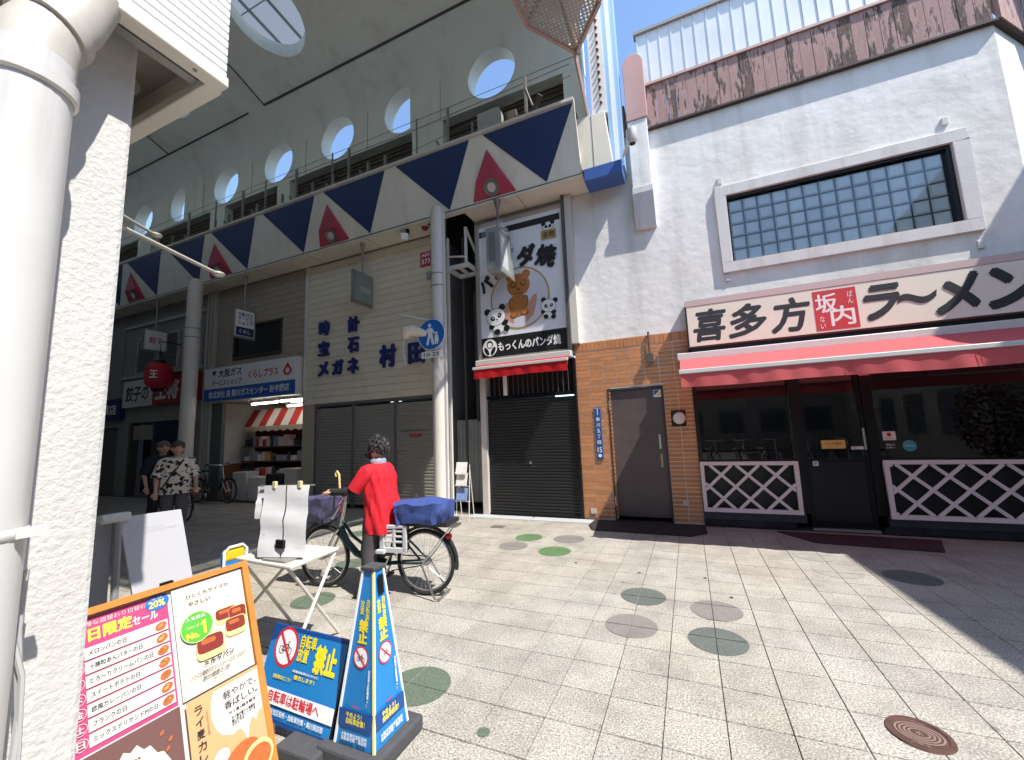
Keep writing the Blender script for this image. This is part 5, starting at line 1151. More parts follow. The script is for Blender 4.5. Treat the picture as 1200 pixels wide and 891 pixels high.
# ------------------------------------------------------------------ folding table and paper stand
tb = thing('folding_table', 'small white folding table with crossed tube legs', 'table', (-2.9, 2.3, 0))
m_tw = mat('white_table', (200, 195, 186), .45, var=.05, vscale=8)
MB().prism([(-3.2, 2.08), (-2.56, 2.04), (-2.62, 2.52), (-3.2, 2.5)], 'z', .675, .7).build('table_top', m_tw, tb, bevel=.008)
MB().tube([(-2.64, 2.5, .675), (-2.34, 1.76, .012)], .012, 8).build('leg', m_tw, tb); MB().tube([(-2.62, 2.07, .675), (-2.72, 2.62, .012)], .012, 8).build('leg', m_tw, tb)
MB().tube([(-3.15, 2.1, .675), (-3.25, 2.62, .012)], .012, 8).build('leg', m_tw, tb); MB().tube([(-3.0, 2.48, .675), (-3.3, 1.95, .012)], .012, 8).build('leg', m_tw, tb)
st = thing('paper_stand', 'desk stand with white paper sheets held by clips on the folding table', 'paper stand', (-2.8, 2.15, .7))
m_pap = mat('white_paper', (196, 196, 198), .7, var=.02, vscale=10, bump=.3, bscale=9)
pa0, pa1 = Vector((-2.97, 2.1, .72)), Vector((-2.6, 2.2, .72)); ex = (pa1-pa0).normalized(); ey = Vector((-.12, .16, 1)).normalized(); en = ex.cross(ey)
MB().tube([pa0+ey*.5-ex*.05+en*-.01, pa1+ey*.5+ex*.02+en*-.01], .006, 6).tube([pa0+ex*.19+ey*.5+en*-.01, pa0+ex*.19-Vector((0, 0, .02))], .007, 6).build('stand_rod', m_galv, st)
MB().cbox(pa0+ex*.19+Vector((0, 0, -.012)), (.12, .07, .006)).build('stand_base', m_galv, st, bevel=.002)
def sheet(u0, u1, v0, v1, d, name):
    g = MB(); vs = []; fs = []; nx, ny = 6, 10
    for j in range(ny+1):
        for i in range(nx+1):
            u = u0+(u1-u0)*i/nx; v = v0+(v1-v0)*j/ny; w = d+.006*math.sin(3*v*9+u*8)+(.008 if j == 5 else 0)
            vs.append(pa0+ex*u+ey*v+en*w)
    for j in range(ny):
        for i in range(nx): k = j*(nx+1)+i; fs.append((k, k+1, k+nx+2, k+nx+1))
    return g.add(vs, fs).build(name, m_pap, st, smooth=True)
sheet(.0, .185, -.005, .5, .012, 'paper_sheet'); sheet(.195, .375, -.005, .5, .012, 'paper_sheet'); sheet(-.09, .02, .26, .5, -.03, 'paper_sheet')
for u in (.09, .3): MB().cbox(pa0+ex*u+ey*.505+en*.016, (.016, .012, .026)).build('wooden_clip', mat('clip_wood', (206, 190, 150), .6), st, bevel=.003)
MB().cbox(pa0+ex*.19+ey*.085+en*.03, (.04, .012, .03)).build('black_clip', m_black, st, bevel=.004)
sp = Sheet(st, pa0+ex*.19+ey*.2, ex, ey, lift=.022); sp.text('ご自由に', -.15, -.05, .035, .012, IK); sp.text('どうぞ', .14, -.12, .05, .012, mat('pencil_grey', (170, 170, 174), .6))

# ------------------------------------------------------------------ no-parking boards
NB = mat('board_blue', (34, 124, 190), .35, var=.04, vscale=6); NBD = mat('board_navy', (24, 72, 138), .35); NY = mat('board_yellow', (240, 222, 48), .4); NR = mat('board_red', (206, 44, 58), .4); NW = mat('board_sheet_white', (232, 234, 236), .4); m_rub = mat('dark_recycled_rubber', (70, 70, 74), .8, var=.15, vscale=20, bump=.3, bscale=90)
def nobike(q, u, v, r, bg=True):
    q.ell(u, v, r, r*1.05, NR, 'prohibition_ring'); q.ell(u, v, r*.84, r*.89, NW, 'prohibition_field')
    k = r*.9
    for dx in (-.36, .36): q.ring(u+dx*k, v-.2*k, .24*k, .05*k, IK, 'bicycle_pictogram', n=18); q.k -= q.step
    q.line([(u-.36*k, v-.2*k), (u-.1*k, v+.14*k), (u+.22*k, v+.14*k), (u+.36*k, v-.2*k)], .06*k, IK, 'bicycle_pictogram'); q.line([(u-.1*k, v+.14*k), (u+.02*k, v-.2*k), (u+.22*k, v+.14*k), (u+.17*k, v+.32*k), (u+.28*k, v+.34*k)], .06*k, IK, 'bicycle_pictogram'); q.line([(u-.36*k, v-.2*k), (u+.02*k, v-.2*k)], .06*k, IK, 'bicycle_pictogram')
    q.line([(u-.6*r, v+.64*r), (u+.6*r, v-.64*r)], .16*r, NR, 'prohibition_bar')
bb_ = thing('no_parking_board', 'wide blue no bicycle parking board on dark rubber feet', 'sign board', (-2.05, 1.7, 0))
o0 = Vector((-2.36, 1.665, .05)); ux = Vector((.6, -.02, 0)).normalized(); uy = Vector((.0, .14, .46)).normalized(); un = ux.cross(uy)
Wd, Hh = .6, .445
MB().add([o0+ux*u+uy*v+un*d for d in (0, -.02) for u, v in ((0, 0), (Wd, 0), (Wd, Hh), (0, Hh))], [(0, 1, 2, 3), (7, 6, 5, 4), (0, 4, 5, 1), (1, 5, 6, 2), (2, 6, 7, 3), (3, 7, 4, 0)]).build('board', NBD, bb_)
MB().bar(o0+ux*(Wd+.004)+un*-.01, o0+ux*(Wd+.004)+uy*Hh+un*-.01, .012, .03).bar(o0+ux*Wd+uy*Hh*.95+un*-.03, o0+ux*Wd+Vector((0, .3, -.04)), .012, .02).build('stand_frame', m_black, bb_); MB().bar(o0+ux*.02+uy*Hh*.95+un*-.03, o0+ux*.02+Vector((0, .3, -.04)), .012, .02).build('rear_strut', m_black, bb_)
MB().cbox((-1.88, 1.6, .032), (.13, .06, .03)).build('rubber_foot', m_rub, bb_, bevel=.012); MB().cbox((-2.28, 1.6, .032), (.13, .06, .03)).build('rubber_foot', m_rub, bb_, bevel=.012)
q = Sheet(bb_, o0, ux, uy, lift=.001); q.step = .0006
q.rect(.0, Wd, .02, Hh-.02, NB, 'board_print'); q.poly([(0, Hh-.02), (.0, Hh-.09), (.2, Hh-.02)], NBD, 'board_print')
nobike(q, .14, .345, .095)
q.text('自転車\n放置', .31, .36, .13, .13, NY, bold=.03); q.text('禁止', .465, .33, .17, .135, NY, bold=.06)
q.text('放置自転車はただちに', .34, .25, .2, .012, NW, bold=.02); q.text('撤去します！', .34, .225, .16, .022, NY, bold=.03); q.text('自転車はむこう！', .17, .205, .14, .02, NY, bold=.02)
q.rect(.0, Wd, .08, .15, NW, 'board_print'); q.text('自転車は駐輪場へ', .3, .117, .4, .055, NR, bold=.04); q.text('大阪市東住吉区役所・自転車対策・駒川商店街', .3, .052, .5, .026, NW, bold=.02)
# pyramid sign
py2 = thing('pyramid_sign', 'tall four sided blue no bicycle parking pyramid on a rubber block', 'sign', (-1.6, 1.77, 0))
cx, cy_ = -1.6, 1.77; hb_, ht, z0, z1 = .122, .034, .08, .86
MB().prism([(cx-.2, cy_-.17), (cx+.17, cy_-.17), (cx+.17, cy_+.2), (cx-.2, cy_+.2)], 'z', .002, .078).build('rubber_base', m_rub, py2, bevel=.014)
cs = [(-1, -1), (1, -1), (1, 1), (-1, 1)]
vs = [(cx+a*hb_, cy_+b*hb_, z0) for a, b in cs]+[(cx+a*ht, cy_+b*ht, z1) for a, b in cs]
MB().add(vs, [(0, 1, 5, 4), (1, 2, 6, 5), (2, 3, 7, 6), (3, 0, 4, 7), (3, 2, 1, 0), (4, 5, 6, 7)]).build('pyramid_body', NB, py2)
for i in range(4): MB().bar(vs[i], vs[i+4], .012, .012).build('edge_strip', mat('edge_cream', (226, 220, 150), .5) if i == 1 else NW, py2)
MB().prism([(cx-.045, cy_-.045), (cx+.045, cy_-.045), (cx+.045, cy_+.045), (cx-.045, cy_+.045)], 'z', z1, z1+.02).build('top_cap', m_rub, py2, bevel=.004)
for fi, (ox, oy, ux) in enumerate((((cx), cy_-hb_, Vector((1, 0, 0))), (cx+hb_, cy_, Vector((0, 1, 0))))):
    base = Vector((ox, oy, z0)); topc = Vector((cx, cy_-ht, z1)) if fi == 0 else Vector((cx+ht, cy_, z1)); uy = (topc-base)
    q = Sheet(py2, base, ux, uy, lift=.0015); q.step = .0006; Lh = uy.length
    q.text('自\n転\n車', .018, .6, .026, .1, NY, bold=.02); q.text('放\n置', -.018, .61, .026, .066, NY, bold=.02)
    q.text('禁\n止', 0, .5, .062, .11, NY, bold=.06)
    nobike(q, 0, .385, .048)
    q.text('自\n転\n車\nは\n駐\n輪\n場\nへ\n！', .062, .26, .014, .16, NW, bold=.03); q.rect(-.105, .105, .085, .155, NBD, 'face_print'); q.text('やめよう！\n自転車放置！', 0, .12, .12, .05, NY, bold=.03); q.text('大阪市東住吉区役所\n自転車対策・商店街', 0, .042, .16, .034, NW, bold=.02); q.text('おねがい', .0, .172, .05, .012, NR, bold=.03)
    if fi == 1: q.rect(-.02, .02, .665, .76, m_black, 'handle_slot')
# small yellow and blue stand behind the table
sm = thing('small_stand_sign', 'small yellow topped blue folding sign behind the folding table', 'sign', (-3.9, 2.52, 0))
MB().box(-3.92, -3.88, 2.42, 2.62, .02, .58).build('panel', NB, sm); MB().box(-3.93, -3.87, 2.43, 2.61, .5, .6).build('yellow_top', mat('stand_yellow', (236, 184, 30), .4), sm, bevel=.02); MB().tube([(-3.87, 2.42, 0), (-3.87, 2.42, .58), (-3.87, 2.46, .62), (-3.87, 2.58, .62), (-3.87, 2.62, .58), (-3.87, 2.62, 0)], .012, 8).build('stand_frame', NW, sm, smooth=True)
Sheet(sm, (-3.878, 2.52, .4), (0, 1, 0), (0, 0, 1)).text('禁止', 0, 0, .14, .08, NW, bold=.04)
# leaflet rack by the column
lr = thing('leaflet_rack', 'white wire leaflet rack with newspapers beside the first column', 'rack', (-3.9, 6.55, 0))
for x in (-4.0, -3.74): MB().tube([(x, 6.55, 0), (x, 6.62, 1.0)], .008, 6).tube([(x, 6.75, 0), (x, 6.62, .9)], .008, 6).build('rack_leg', m_wst, lr)
for z in (.35, .62, .85): MB().tube([(-4.0, 6.52, z), (-3.74, 6.52, z)], .006, 6).tube([(-4.0, 6.62, z-.02), (-3.74, 6.62, z-.02)], .006, 6).build('rack_wire', m_wst, lr)
for z, c, i in ((.66, (214, 210, 204), 0), (.86, (222, 220, 214), 1), (.4, (120, 140, 190), 2)):
    MB().cbox((-3.87, 6.545, z+.07), (.11, .008, .11), Matrix.Rotation(R(-14), 3, 'X')).build('leaflet', mat('leaflet_%d' % i, c, .7, var=.3, vscale=30), lr)

# lamp arms reaching from the near building into the arcade
for lab, a, b_ in (('long white lamp arm reaching into the arcade from the near building', (-1.9, .5, 2.42), (-2.42, 1.4, 2.52)), ('short upper white lamp arm on the near building in the arcade', (-2.3, .5, 2.72), (-3.1, 1.4, 2.92))):
    t = thing('lamp_bracket', lab, 'lamp arm', a); MB().tube([a, b_], .01, 10).build('arm', mat('dull_white_arm', (170, 166, 158), .5), t, smooth=True)
    MB().ball(b_, (.035, .035, .016), 14, 8).build('lamp_head', mat('lamp_lens', (190, 188, 180), .25, .4), t, smooth=True)

# ------------------------------------------------------------------ bicycles
m_tyre = mat('tyre_rubber', (30, 30, 31), .8); m_chr = mat('chrome', (200, 200, 200), .25, .9); m_teal = mat('dark_teal_frame', (38, 66, 72), .3, .3); m_dkp = mat('dark_plastic', (36, 36, 38), .5)
def wheel(parent, x, r=.315):
    pts = [(x+(r-.018)*math.cos(2*math.pi*i/40), 0, r+(r-.018)*math.sin(2*math.pi*i/40)) for i in range(40)]
    w = MB().tube(pts, .019, 8, closed=True).build('wheel', m_tyre, parent, smooth=True, local=True)
    pts = [(x+(r-.042)*math.cos(2*math.pi*i/40), 0, r+(r-.042)*math.sin(2*math.pi*i/40)) for i in range(40)]
    MB().tube(pts, .011, 6, closed=True).build('rim', m_chr, w, smooth=True, local=True)
    sp = MB()
    for i in range(28):
        a = 2*math.pi*i/28; s = .03 if i % 2 else -.03; a2 = a+(.5 if i % 4 < 2 else -.5)
        sp.tube([(x+.025*math.cos(a2), s, r+.025*math.sin(a2)), (x+(r-.045)*math.cos(a), 0, r+(r-.045)*math.sin(a))], .0016, 4, cap=False)
    sp.build('spokes', m_chr, w, local=True); MB().tube([(x, -.06, r), (x, .06, r)], .028, 12).build('hub', m_chr, w, smooth=True, local=True)
def bicycle(label, loc, rz, frame_m, full=True, group=None):
    t = thing('bicycle', label, 'bicycle', loc, group, rz); r = .315
    wheel(t, 0, r); wheel(t, 1.2, r)
    MB().tube([(1.0, 0, .62), (.93, 0, .48), (.8, 0, .36), (.62, 0, .3), (.44, 0, .29)], [.032, .034, .034, .034, .03], 12).tube([(.42, 0, .26), (.3, 0, .74)], .02, 10).tube([(.98, 0, .68), (.85, 0, .53), (.7, 0, .44), (.38, 0, .42)], .016, 8).build('frame', frame_m, t, smooth=True, local=True)
    for s in (-.055, .055): MB().tube([(.42, s*.5, .28), (0, s, r)], .011, 8).tube([(.33, s*.4, .62), (0, s, r)], .01, 8).build('rear_stay', frame_m, t, smooth=True, local=True)
    MB().tube([(1.01, 0, .6), (.955, 0, .88)], .022, 10).tube([(1.01, .0, .6), (1.03, .05, .56), (1.12, .052, .4), (1.2, .05, r)], .013, 8).tube([(1.01, .0, .6), (1.03, -.05, .56), (1.12, -.052, .4), (1.2, -.05, r)], .013, 8).build('fork', m_chr, t, smooth=True, local=True)
    MB().tube([(.955, 0, .86), (.94, 0, .97)], .014, 8).tube([(.72, .27, 1.0), (.8, .26, 1.01), (.93, .15, .99), (.95, 0, .98), (.93, -.15, .99), (.8, -.26, 1.01), (.72, -.27, 1.0)], .012, 8).build('handlebar', m_chr, t, smooth=True, local=True)
    for s in (-1, 1): MB().tube([(.68, .27*s, .995), (.8, .26*s, 1.01)], .018, 10).build('grip', m_dkp, t, smooth=True, local=True); MB().tube([(.84, .22*s, 1.0), (.74, .27*s, .965)], .006, 6).build('brake_lever', m_chr, t, local=True)
    MB().tube([(.3, 0, .7), (.28, 0, .8)], .014, 8).build('seat_post', m_chr, t, local=True); MB().prism([(.4, .02), (.4, -.02), (.28, -.06), (.14, -.09), (.12, 0), (.14, .09), (.28, .06)], 'z', .8, .85).build('saddle', m_dkp, t, local=True, bevel=.02)
    MB().lathe([(.085, -.05), (.09, -.045), (.085, -.04)], (.42, 0, .27), 24, 'y').tube([(.42, -.06, .27), (.5, -.075, .13)], .01, 6).tube([(.42, .06, .27), (.34, .075, .41)], .01, 6).build('crank', m_chr, t, smooth=True, local=True)
    for x, y, z in ((.5, -.12, .13), (.34, .12, .41)): MB().cbox((x, y, z), (.045, .045, .012)).build('pedal', m_dkp, t, local=True)
    MB().tube([(.42, -.055, .345), (0, -.055, .35), (-.03, -.055, .31), (0, -.055, .27), (.42, -.055, .19)], .006, 5).build('chain_case', m_dkp, t, local=True)
    for x, a0, a1 in ((0, R(20), R(190)), (1.2, R(40), R(160))):
        MB().tube([(x+(r+.022)*math.cos(a0+(a1-a0)*i/16), 0, r+(r+.022)*math.sin(a0+(a1-a0)*i/16)) for i in range(17)], .018, 6).build('mudguard', m_dkp, t, smooth=True, local=True)
    MB().box(-.36, .2, -.07, .07, .66, .68).tube([(-.3, .06, .66), (0, .065, r)], .007, 6).tube([(-.3, -.06, .66), (0, -.065, r)], .007, 6).build('rear_carrier', m_chr, t, local=True)
    MB().tube([(0, .09, r), (-.16, .13, .02), (-.2, .13, .02), (-.2, -.13, .02), (-.16, -.13, .02), (0, -.09, r)], .009, 6).build('kick_stand', m_chr, t, smooth=True, local=True)
    MB().tube([(-.235, 0, .56), (-.275, 0, .565)], .028, 10).build('rear_reflector', mat('reflector_red', (190, 30, 40), .3), t, local=True)
    return t
YAW = math.atan2(-.15, -1.2)
bi = bicycle('dark teal electric bicycle with blue covered rear basket held by the person in red', (-2.5, 3.5, 0), YAW, m_teal)
def crumple(b, amt, k):
    out = []
    for x, y, z in b.v:
        n = Vector((noise.noise(Vector((x*k, y*k, z*k))), noise.noise(Vector((x*k+9, y*k, z*k))), noise.noise(Vector((x*k, y*k+7, z*k)))))
        out.append((x+n.x*amt, y+n.y*amt, z+n.z*amt))
    b.v = out; return b
def soft_box(x0, x1, y0, y1, z0, z1, taper, n=14):
    b = MB(); vs = []; fs = []; m = 9
    for j in range(m+1):
        t = j/m; z = z0+(z1-z0)*t; s = taper+(1-taper)*min(1, t*1.4); dome = 0
        for i in range(n*4):
            a = 2*math.pi*i/(n*4); c, q_ = math.cos(a), math.sin(a); e = .45
            ux_ = math.copysign(abs(c)**e, c); uy_ = math.copysign(abs(q_)**e, q_)
            fold = 1+.05*math.sin(a*9+1.3)*(1-t)+.03*math.sin(a*17)*(1-t)
            vs.append(((x0+x1)/2+(x1-x0)/2*s*ux_*fold, (y0+y1)/2+(y1-y0)/2*s*uy_*fold, z))
    N_ = n*4
    for j in range(m):
        for i in range(N_): fs.append((j*N_+i, j*N_+(i+1) % N_, (j+1)*N_+(i+1) % N_, (j+1)*N_+i))
    top = len(vs)
    for i in range(N_):
        p = Vector(vs[m*N_+i]); cxy = Vector(((x0+x1)/2, (y0+y1)/2, z1)); v = cxy+(p-cxy)*.55; vs.append((v.x, v.y, z1+.025))
    for i in range(N_): fs.append((m*N_+i, m*N_+(i+1) % N_, top+(i+1) % N_, top+i))
    vs.append(((x0+x1)/2, (y0+y1)/2, z1+.03)); c_ = len(vs)-1
    for i in range(N_): fs.append((top+i, top+(i+1) % N_, c_))
    return b.add(vs, fs)
rb = crumple(crumple(soft_box(-.27, .29, -.19, .19, .7, .895, .88), .03, 6), .012, 15).build('rear_basket_cover', mat('blue_nylon', (58, 78, 138), .6, var=.12, vscale=9, bump=.4, bscale=25), bi, smooth=True, local=True)
MB().box(-.3, .2, -.15, .15, .68, .72).build('rear_basket', m_dkp, bi, local=True)
crumple(soft_box(1.08, 1.42, -.19, .19, .66, .93, .75), .04, 9).build('front_basket_cover', mat('grey_purple_nylon', (72, 70, 98), .55, var=.2, vscale=12, bump=.5, bscale=25), bi, smooth=True, local=True)
MB().tube([(1.02, 0, .84), (1.12, 0, .7), (1.3, 0, .66)], .012, 6).build('basket_bracket', m_chr, bi, local=True)
# foot guard of the rear seat: pale plastic with slots
m_fg = mat('silver_grey_plastic', (186, 188, 190), .45)
fgp = MB().box(.12, .16, .14, .17, .44, .68).box(.36, .4, .14, .17, .44, .66).box(.12, .4, .14, .17, .44, .48)
for z in (.52, .57, .62): fgp.box(.16, .36, .145, .165, z, z+.022)
fgp.box(.12, .4, .14, .17, .66, .69).box(.24, .27, .143, .167, .48, .66).build('foot_guard', m_fg, bi, local=True, bevel=.008)
MB().box(.34, .44, .08, .2, .42, .46).build('foot_rest', m_fg, bi, local=True, bevel=.01)
MB().box(.2, .34, -.05, .05, .4, .66).build('battery', m_dkp, bi, local=True, bevel=.015)
MB().tube([(.97, .06, 1.0), (.98, .06, 1.1), (.985, .06, 1.17), (1.01, .06, 1.205), (1.03, .06, 1.18), (1.02, .06, 1.15)], .012, 8).build('umbrella_handle', mat('cane_handle', (214, 186, 130), .4), bi, smooth=True, local=True)
MB().tube([(.96, .02, .96), (1.0, .05, .86), (.97, .03, .78), (1.02, 0, .72)], .006, 6).tube([(.94, -.04, .97), (1.03, -.03, .85), (1.0, 0, .7)], .005, 6).build('brake_cable', mat('cable_red', (150, 40, 50), .5), bi, smooth=True, local=True)
b2 = bicycle('dark bicycle parked against the gas shop side panel', (-12.3, 6.9, 0), R(3), m_dkp)
b3 = bicycle('dim bicycle wheeled by the person in dark clothes', (-9.6, 5.2, 0), R(170), m_dkp)

# ------------------------------------------------------------------ people
def bake(o, voxel, it=6):
    md = o.modifiers.new('remesh', 'REMESH'); md.mode = 'VOXEL'; md.voxel_size = voxel
    sm_ = o.modifiers.new('smooth', 'SMOOTH'); sm_.iterations = it; sm_.factor = .5
    bpy.context.view_layer.update(); dg = bpy.context.evaluated_depsgraph_get()
    me = bpy.data.meshes.new_from_object(o.evaluated_get(dg)); o.modifiers.clear(); o.data = me
    me.polygons.foreach_set('use_smooth', [True]*len(me.polygons)); return o
def head_geo(b, c, yaw, s=1.):
    f = Vector((math.cos(yaw), math.sin(yaw), 0)); l = Vector((-f.y, f.x, 0)); c = Vector(c)
    b.ball(c, (.088*s, .088*s, .112*s), 16, 12); b.ball(c+f*.03*s-Vector((0, 0, .045*s)), (.062*s, .062*s, .07*s), 14, 10)
    b.tube([c+f*.085*s+Vector((0, 0, .01*s)), c+f*.108*s-Vector((0, 0, .022*s))], [.008*s, .015*s], 8)
    for q_ in (1, -1): b.ball(c+l*.088*s*q_-Vector((0, 0, .012*s)), (.018*s, .018*s, .03*s), 8, 6)
    return f, l
def face_parts(parent, c, yaw, skin_dark, s=1.):
    f = Vector((math.cos(yaw), math.sin(yaw), 0)); l = Vector((-f.y, f.x, 0)); c = Vector(c); m = mat('eye_dark', (34, 26, 22), .3)
    for q_ in (1, -1):
        MB().ball(c+f*.08*s+l*.033*s*q_+Vector((0, 0, .006*s)), .007*s, 10, 8).build('eye', m, parent, smooth=True, local=True)
        MB().tube([c+f*.086*s+l*.02*s*q_+Vector((0, 0, .032*s)), c+f*.074*s+l*.052*s*q_+Vector((0, 0, .03*s))], .005*s, 6).build('eyebrow', m, parent, local=True)
    MB().tube([c+f*.088*s+l*.024*s-Vector((0, 0, .062*s)), c+f*.093*s-Vector((0, 0, .064*s)), c+f*.088*s-l*.024*s-Vector((0, 0, .062*s))], .006*s, 6).build('mouth', mat('lip', (150, 84, 76), .5), parent, local=True)
def hand_geo(b, w, d, side, curl=.6):
    # palm from the wrist w along d; four curled fingers and a thumb leaving the side of the palm
    d = Vector(d).normalized(); up = Vector((0, 0, 1)); l = d.cross(up); l = (l if l.length > .1 else Vector((0, 1, 0))).normalized(); n = l.cross(d).normalized(); w = Vector(w)
    b.tube([w, w+d*.04, w+d*.085], [.026, .034, .03], 10)
    for i in range(4):
        o = (i-1.5)*.019; k = w+d*.085+l*o; L_ = (.066, .078, .072, .056)[i]
        b.tube([k-d*.012, k+d*L_*.45, k+d*L_*(.8-.25*curl)-n*L_*.4*curl, k+d*L_*(.85-.6*curl)-n*L_*.75*curl], [.0095, .0092, .0085, .0075], 8)
    t0 = w+d*.03+l*side*.03; b.tube([t0, t0+l*side*.025+d*.025, t0+l*side*.025+d*.06-n*.015], [.012, .011, .009], 8)
def loft(rings, m, name, parent, n=72, fold=.0, k=7, capt=False, phase=0):
    b = MB(); vs = []; fs = []; R2 = []
    for p_, q_ in zip(rings, rings[1:]): R2 += [tuple(p_[i]+(q_[i]-p_[i])*k_/4 for i in range(5)) for k_ in range(4)]
    rings = R2+[rings[-1]]
    for j, (x, y, z, rx, ry) in enumerate(rings):
        t = j/(len(rings)-1)
        for i in range(n):
            a = 2*math.pi*i/n; f = 1+fold*t*math.sin(a*k+phase+t*1.5)+fold*.5*math.sin(a*(k+4)+z*13)
            w_ = noise.noise(Vector((math.cos(a)*2.2+phase, math.sin(a)*2.2, z*4.5)))*.09+noise.noise(Vector((math.cos(a)*5, math.sin(a)*5+phase, z*9)))*.045
            f *= 1+w_*min(1, t*2.5); vs.append((x+rx*f*math.cos(a), y+ry*f*math.sin(a), z))
    for j in range(len(rings)-1):
        for i in range(n): fs.append((j*n+i, (j+1)*n+i, (j+1)*n+(i+1) % n, j*n+(i+1) % n))
    if capt: fs.append(tuple(range(n)))
    return b.add(vs, fs).build(name, m, parent, smooth=True, local=True)
def sleeve(pts, rs, m, name, parent): return crumple(MB().tube(pts, rs, 16), .008, 14).build(name, m, parent, smooth=True, local=True)
def densify(pts, rs, n=5):
    P, Q = [], []
    for i in range(len(pts)-1):
        a, b = Vector(pts[i]), Vector(pts[i+1])
        for k in range(n): P.append(a.lerp(b, k/n)); Q.append(rs[i]+(rs[i+1]-rs[i])*k/n)
    return P+[Vector(pts[-1])], Q+[rs[-1]]
m_skin_ = mat('skin', (196, 150, 124), .55, var=.05, vscale=20); m_redk = mat('red_knit', (204, 22, 40), .85, var=.1, vscale=16, bump=.5, bscale=120); m_trs = mat('charcoal_trousers', (66, 62, 66), .85, var=.14, vscale=20); m_shoe = mat('dark_shoe', (34, 32, 34), .5)
pe = thing('person', 'person in a red tunic and dark trousers straddling a bicycle beside the blue pyramid sign', 'person', (-3.02, 3.42, 0), rz=YAW)
b = MB()
LL = [(0, .09, .76), (.02, .13, .42), (-.02, .17, .09)]; RL = [(0, -.09, .76), (.12, -.14, .45), (.1, -.17, .1)]
for L_ in (LL, RL): b.tube(*densify(L_, [.085, .06, .038], 4), 12); b.ball(L_[0], .09, 10, 8); b.ball(L_[1], .058, 10, 8)
for L_ in (LL, RL):
    a = Vector(L_[2]); b.tube([a+Vector((-.03, 0, -.03)), a+Vector((.06, .01, -.04)), a+Vector((.15, .015, -.055))], [.04, .04, .03], 10)
b.tube([(0, 0, .74), (.0, 0, .9), (.01, 0, 1.05), (.0, 0, 1.2), (.0, 0, 1.25)], [.13, .12, .13, .13, .07], 14)
HC = (.035, 0, 1.425)
b.tube([(.0, 0, 1.22), (.02, 0, 1.34)], [.05, .048], 12); hy = R(25); head_geo(b, HC, hy, .93)
LA = [(.01, .17, 1.2), (.14, .22, 1.02), (.33, .25, 1.02)]; RA = [(.01, -.17, 1.2), (.16, -.22, 1.03), (.34, -.25, 1.02)]
for A, s in ((LA, -1), (RA, 1)):
    b.tube(*densify(A, [.05, .04, .028], 4), 10); b.ball(A[0], .055, 10, 8); d = Vector(A[2])-Vector(A[1]); hand_geo(b, A[2], d, s, .75)
bo = b.build('body', m_skin_, pe, local=True); bake(bo, .009)
face_parts(pe, HC, hy, None, .93)
f, l = Vector((math.cos(hy), math.sin(hy), 0)), Vector((-math.sin(hy), math.cos(hy), 0))
MB().ball(Vector(HC)+f*.05-Vector((0, 0, .04)), (.058, .066, .06), 16, 10).build('face_mask', mat('black_mask', (34, 34, 38), .8), pe, smooth=True, local=True)
hr = MB()
rnd = random.Random(4)
hr.ball(Vector(HC)-f*.018+Vector((0, 0, .025)), (.1, .1, .1), 18, 12)
for i in range(620):
    th = rnd.uniform(0, 2*math.pi); ph = rnd.uniform(-.35, 1.0); d = Vector((math.cos(th)*math.cos(ph*1.57), math.sin(th)*math.cos(ph*1.57), math.sin(ph*1.57)))
    if d.dot(f) > .55 and d.z < .5: continue
    p = Vector(HC)-f*.018+Vector((0, 0, .02))+Vector((d.x*.094, d.y*.094, d.z*.1)); q_ = Vector((rnd.gauss(0, 1), rnd.gauss(0, 1), rnd.gauss(0, 1)-.3)).normalized(); L_ = rnd.uniform(.01, .02)
    hr.tube([p, p+d*L_*.7+q_*L_*.5, p+d*L_*.75+q_*L_*1.3, p+d*L_*.2+q_*L_*1.6], [.008, .009, .007, .003], 5)
hr.build('hair', mat('grey_curly_hair', (52, 50, 52), .6, var=.6, vscale=45), pe, smooth=True, local=True)
for L_ in (LL, RL): P_, Q_ = densify(L_, [.1, .078, .062], 8); sleeve(P_, Q_, m_trs, 'trouser_leg', pe)
for L_ in (LL, RL):
    a = Vector(L_[2]); MB().tube([a+Vector((-.05, 0, -.035)), a+Vector((-.02, 0, -.03)), a+Vector((.07, .01, -.042)), a+Vector((.16, .015, -.058))], [.03, .05, .048, .03], 12).build('shoe', m_shoe, pe, smooth=True, local=True)
loft([(.005, 0, 1.285, .062, .07), (-.0, 0, 1.262, .1, .15), (-.005, 0, 1.22, .125, .195), (-.015, 0, 1.15, .14, .2), (-.02, 0, 1.05, .145, .19), (-.03, 0, .95, .155, .19), (-.045, 0, .85, .165, .2), (-.055, 0, .75, .175, .205), (-.065, 0, .66, .18, .205), (-.07, 0, .6, .18, .2)], m_redk, 'tunic', pe, fold=.055, k=6)
for A in (LA, RA):
    P_, Q_ = densify([Vector((A[0][0], A[0][1]*.5, A[0][2]+.005)), Vector(A[0])+Vector((.01, 0, .0)), (Vector(A[0])+(Vector(A[1])-Vector(A[0]))*.95)], [.07, .082, .072], 5); sleeve(P_, Q_, m_redk, 'sleeve', pe)
    P_, Q_ = densify([Vector(A[0]).lerp(Vector(A[1]), .8), A[1], A[2]], [.05, .046, .036], 4); sleeve(P_, Q_, mat('black_undersleeve', (30, 29, 32), .85), 'arm_cover', pe)
    sleeve([Vector(A[2])-(Vector(A[2])-Vector(A[1])).normalized()*.02, Vector(A[2])+(Vector(A[2])-Vector(A[1])).normalized()*.05], [.036, .04], MATS['black_undersleeve'], 'glove', pe)
MB().lathe([(.062, 1.27), (.082, 1.28), (.085, 1.305), (.07, 1.33), (.058, 1.335)], (.01, 0, 0), 20).build('scarf', mat('grey_scarf', (150, 150, 170), .85, var=.3, vscale=30), pe, smooth=True, local=True)

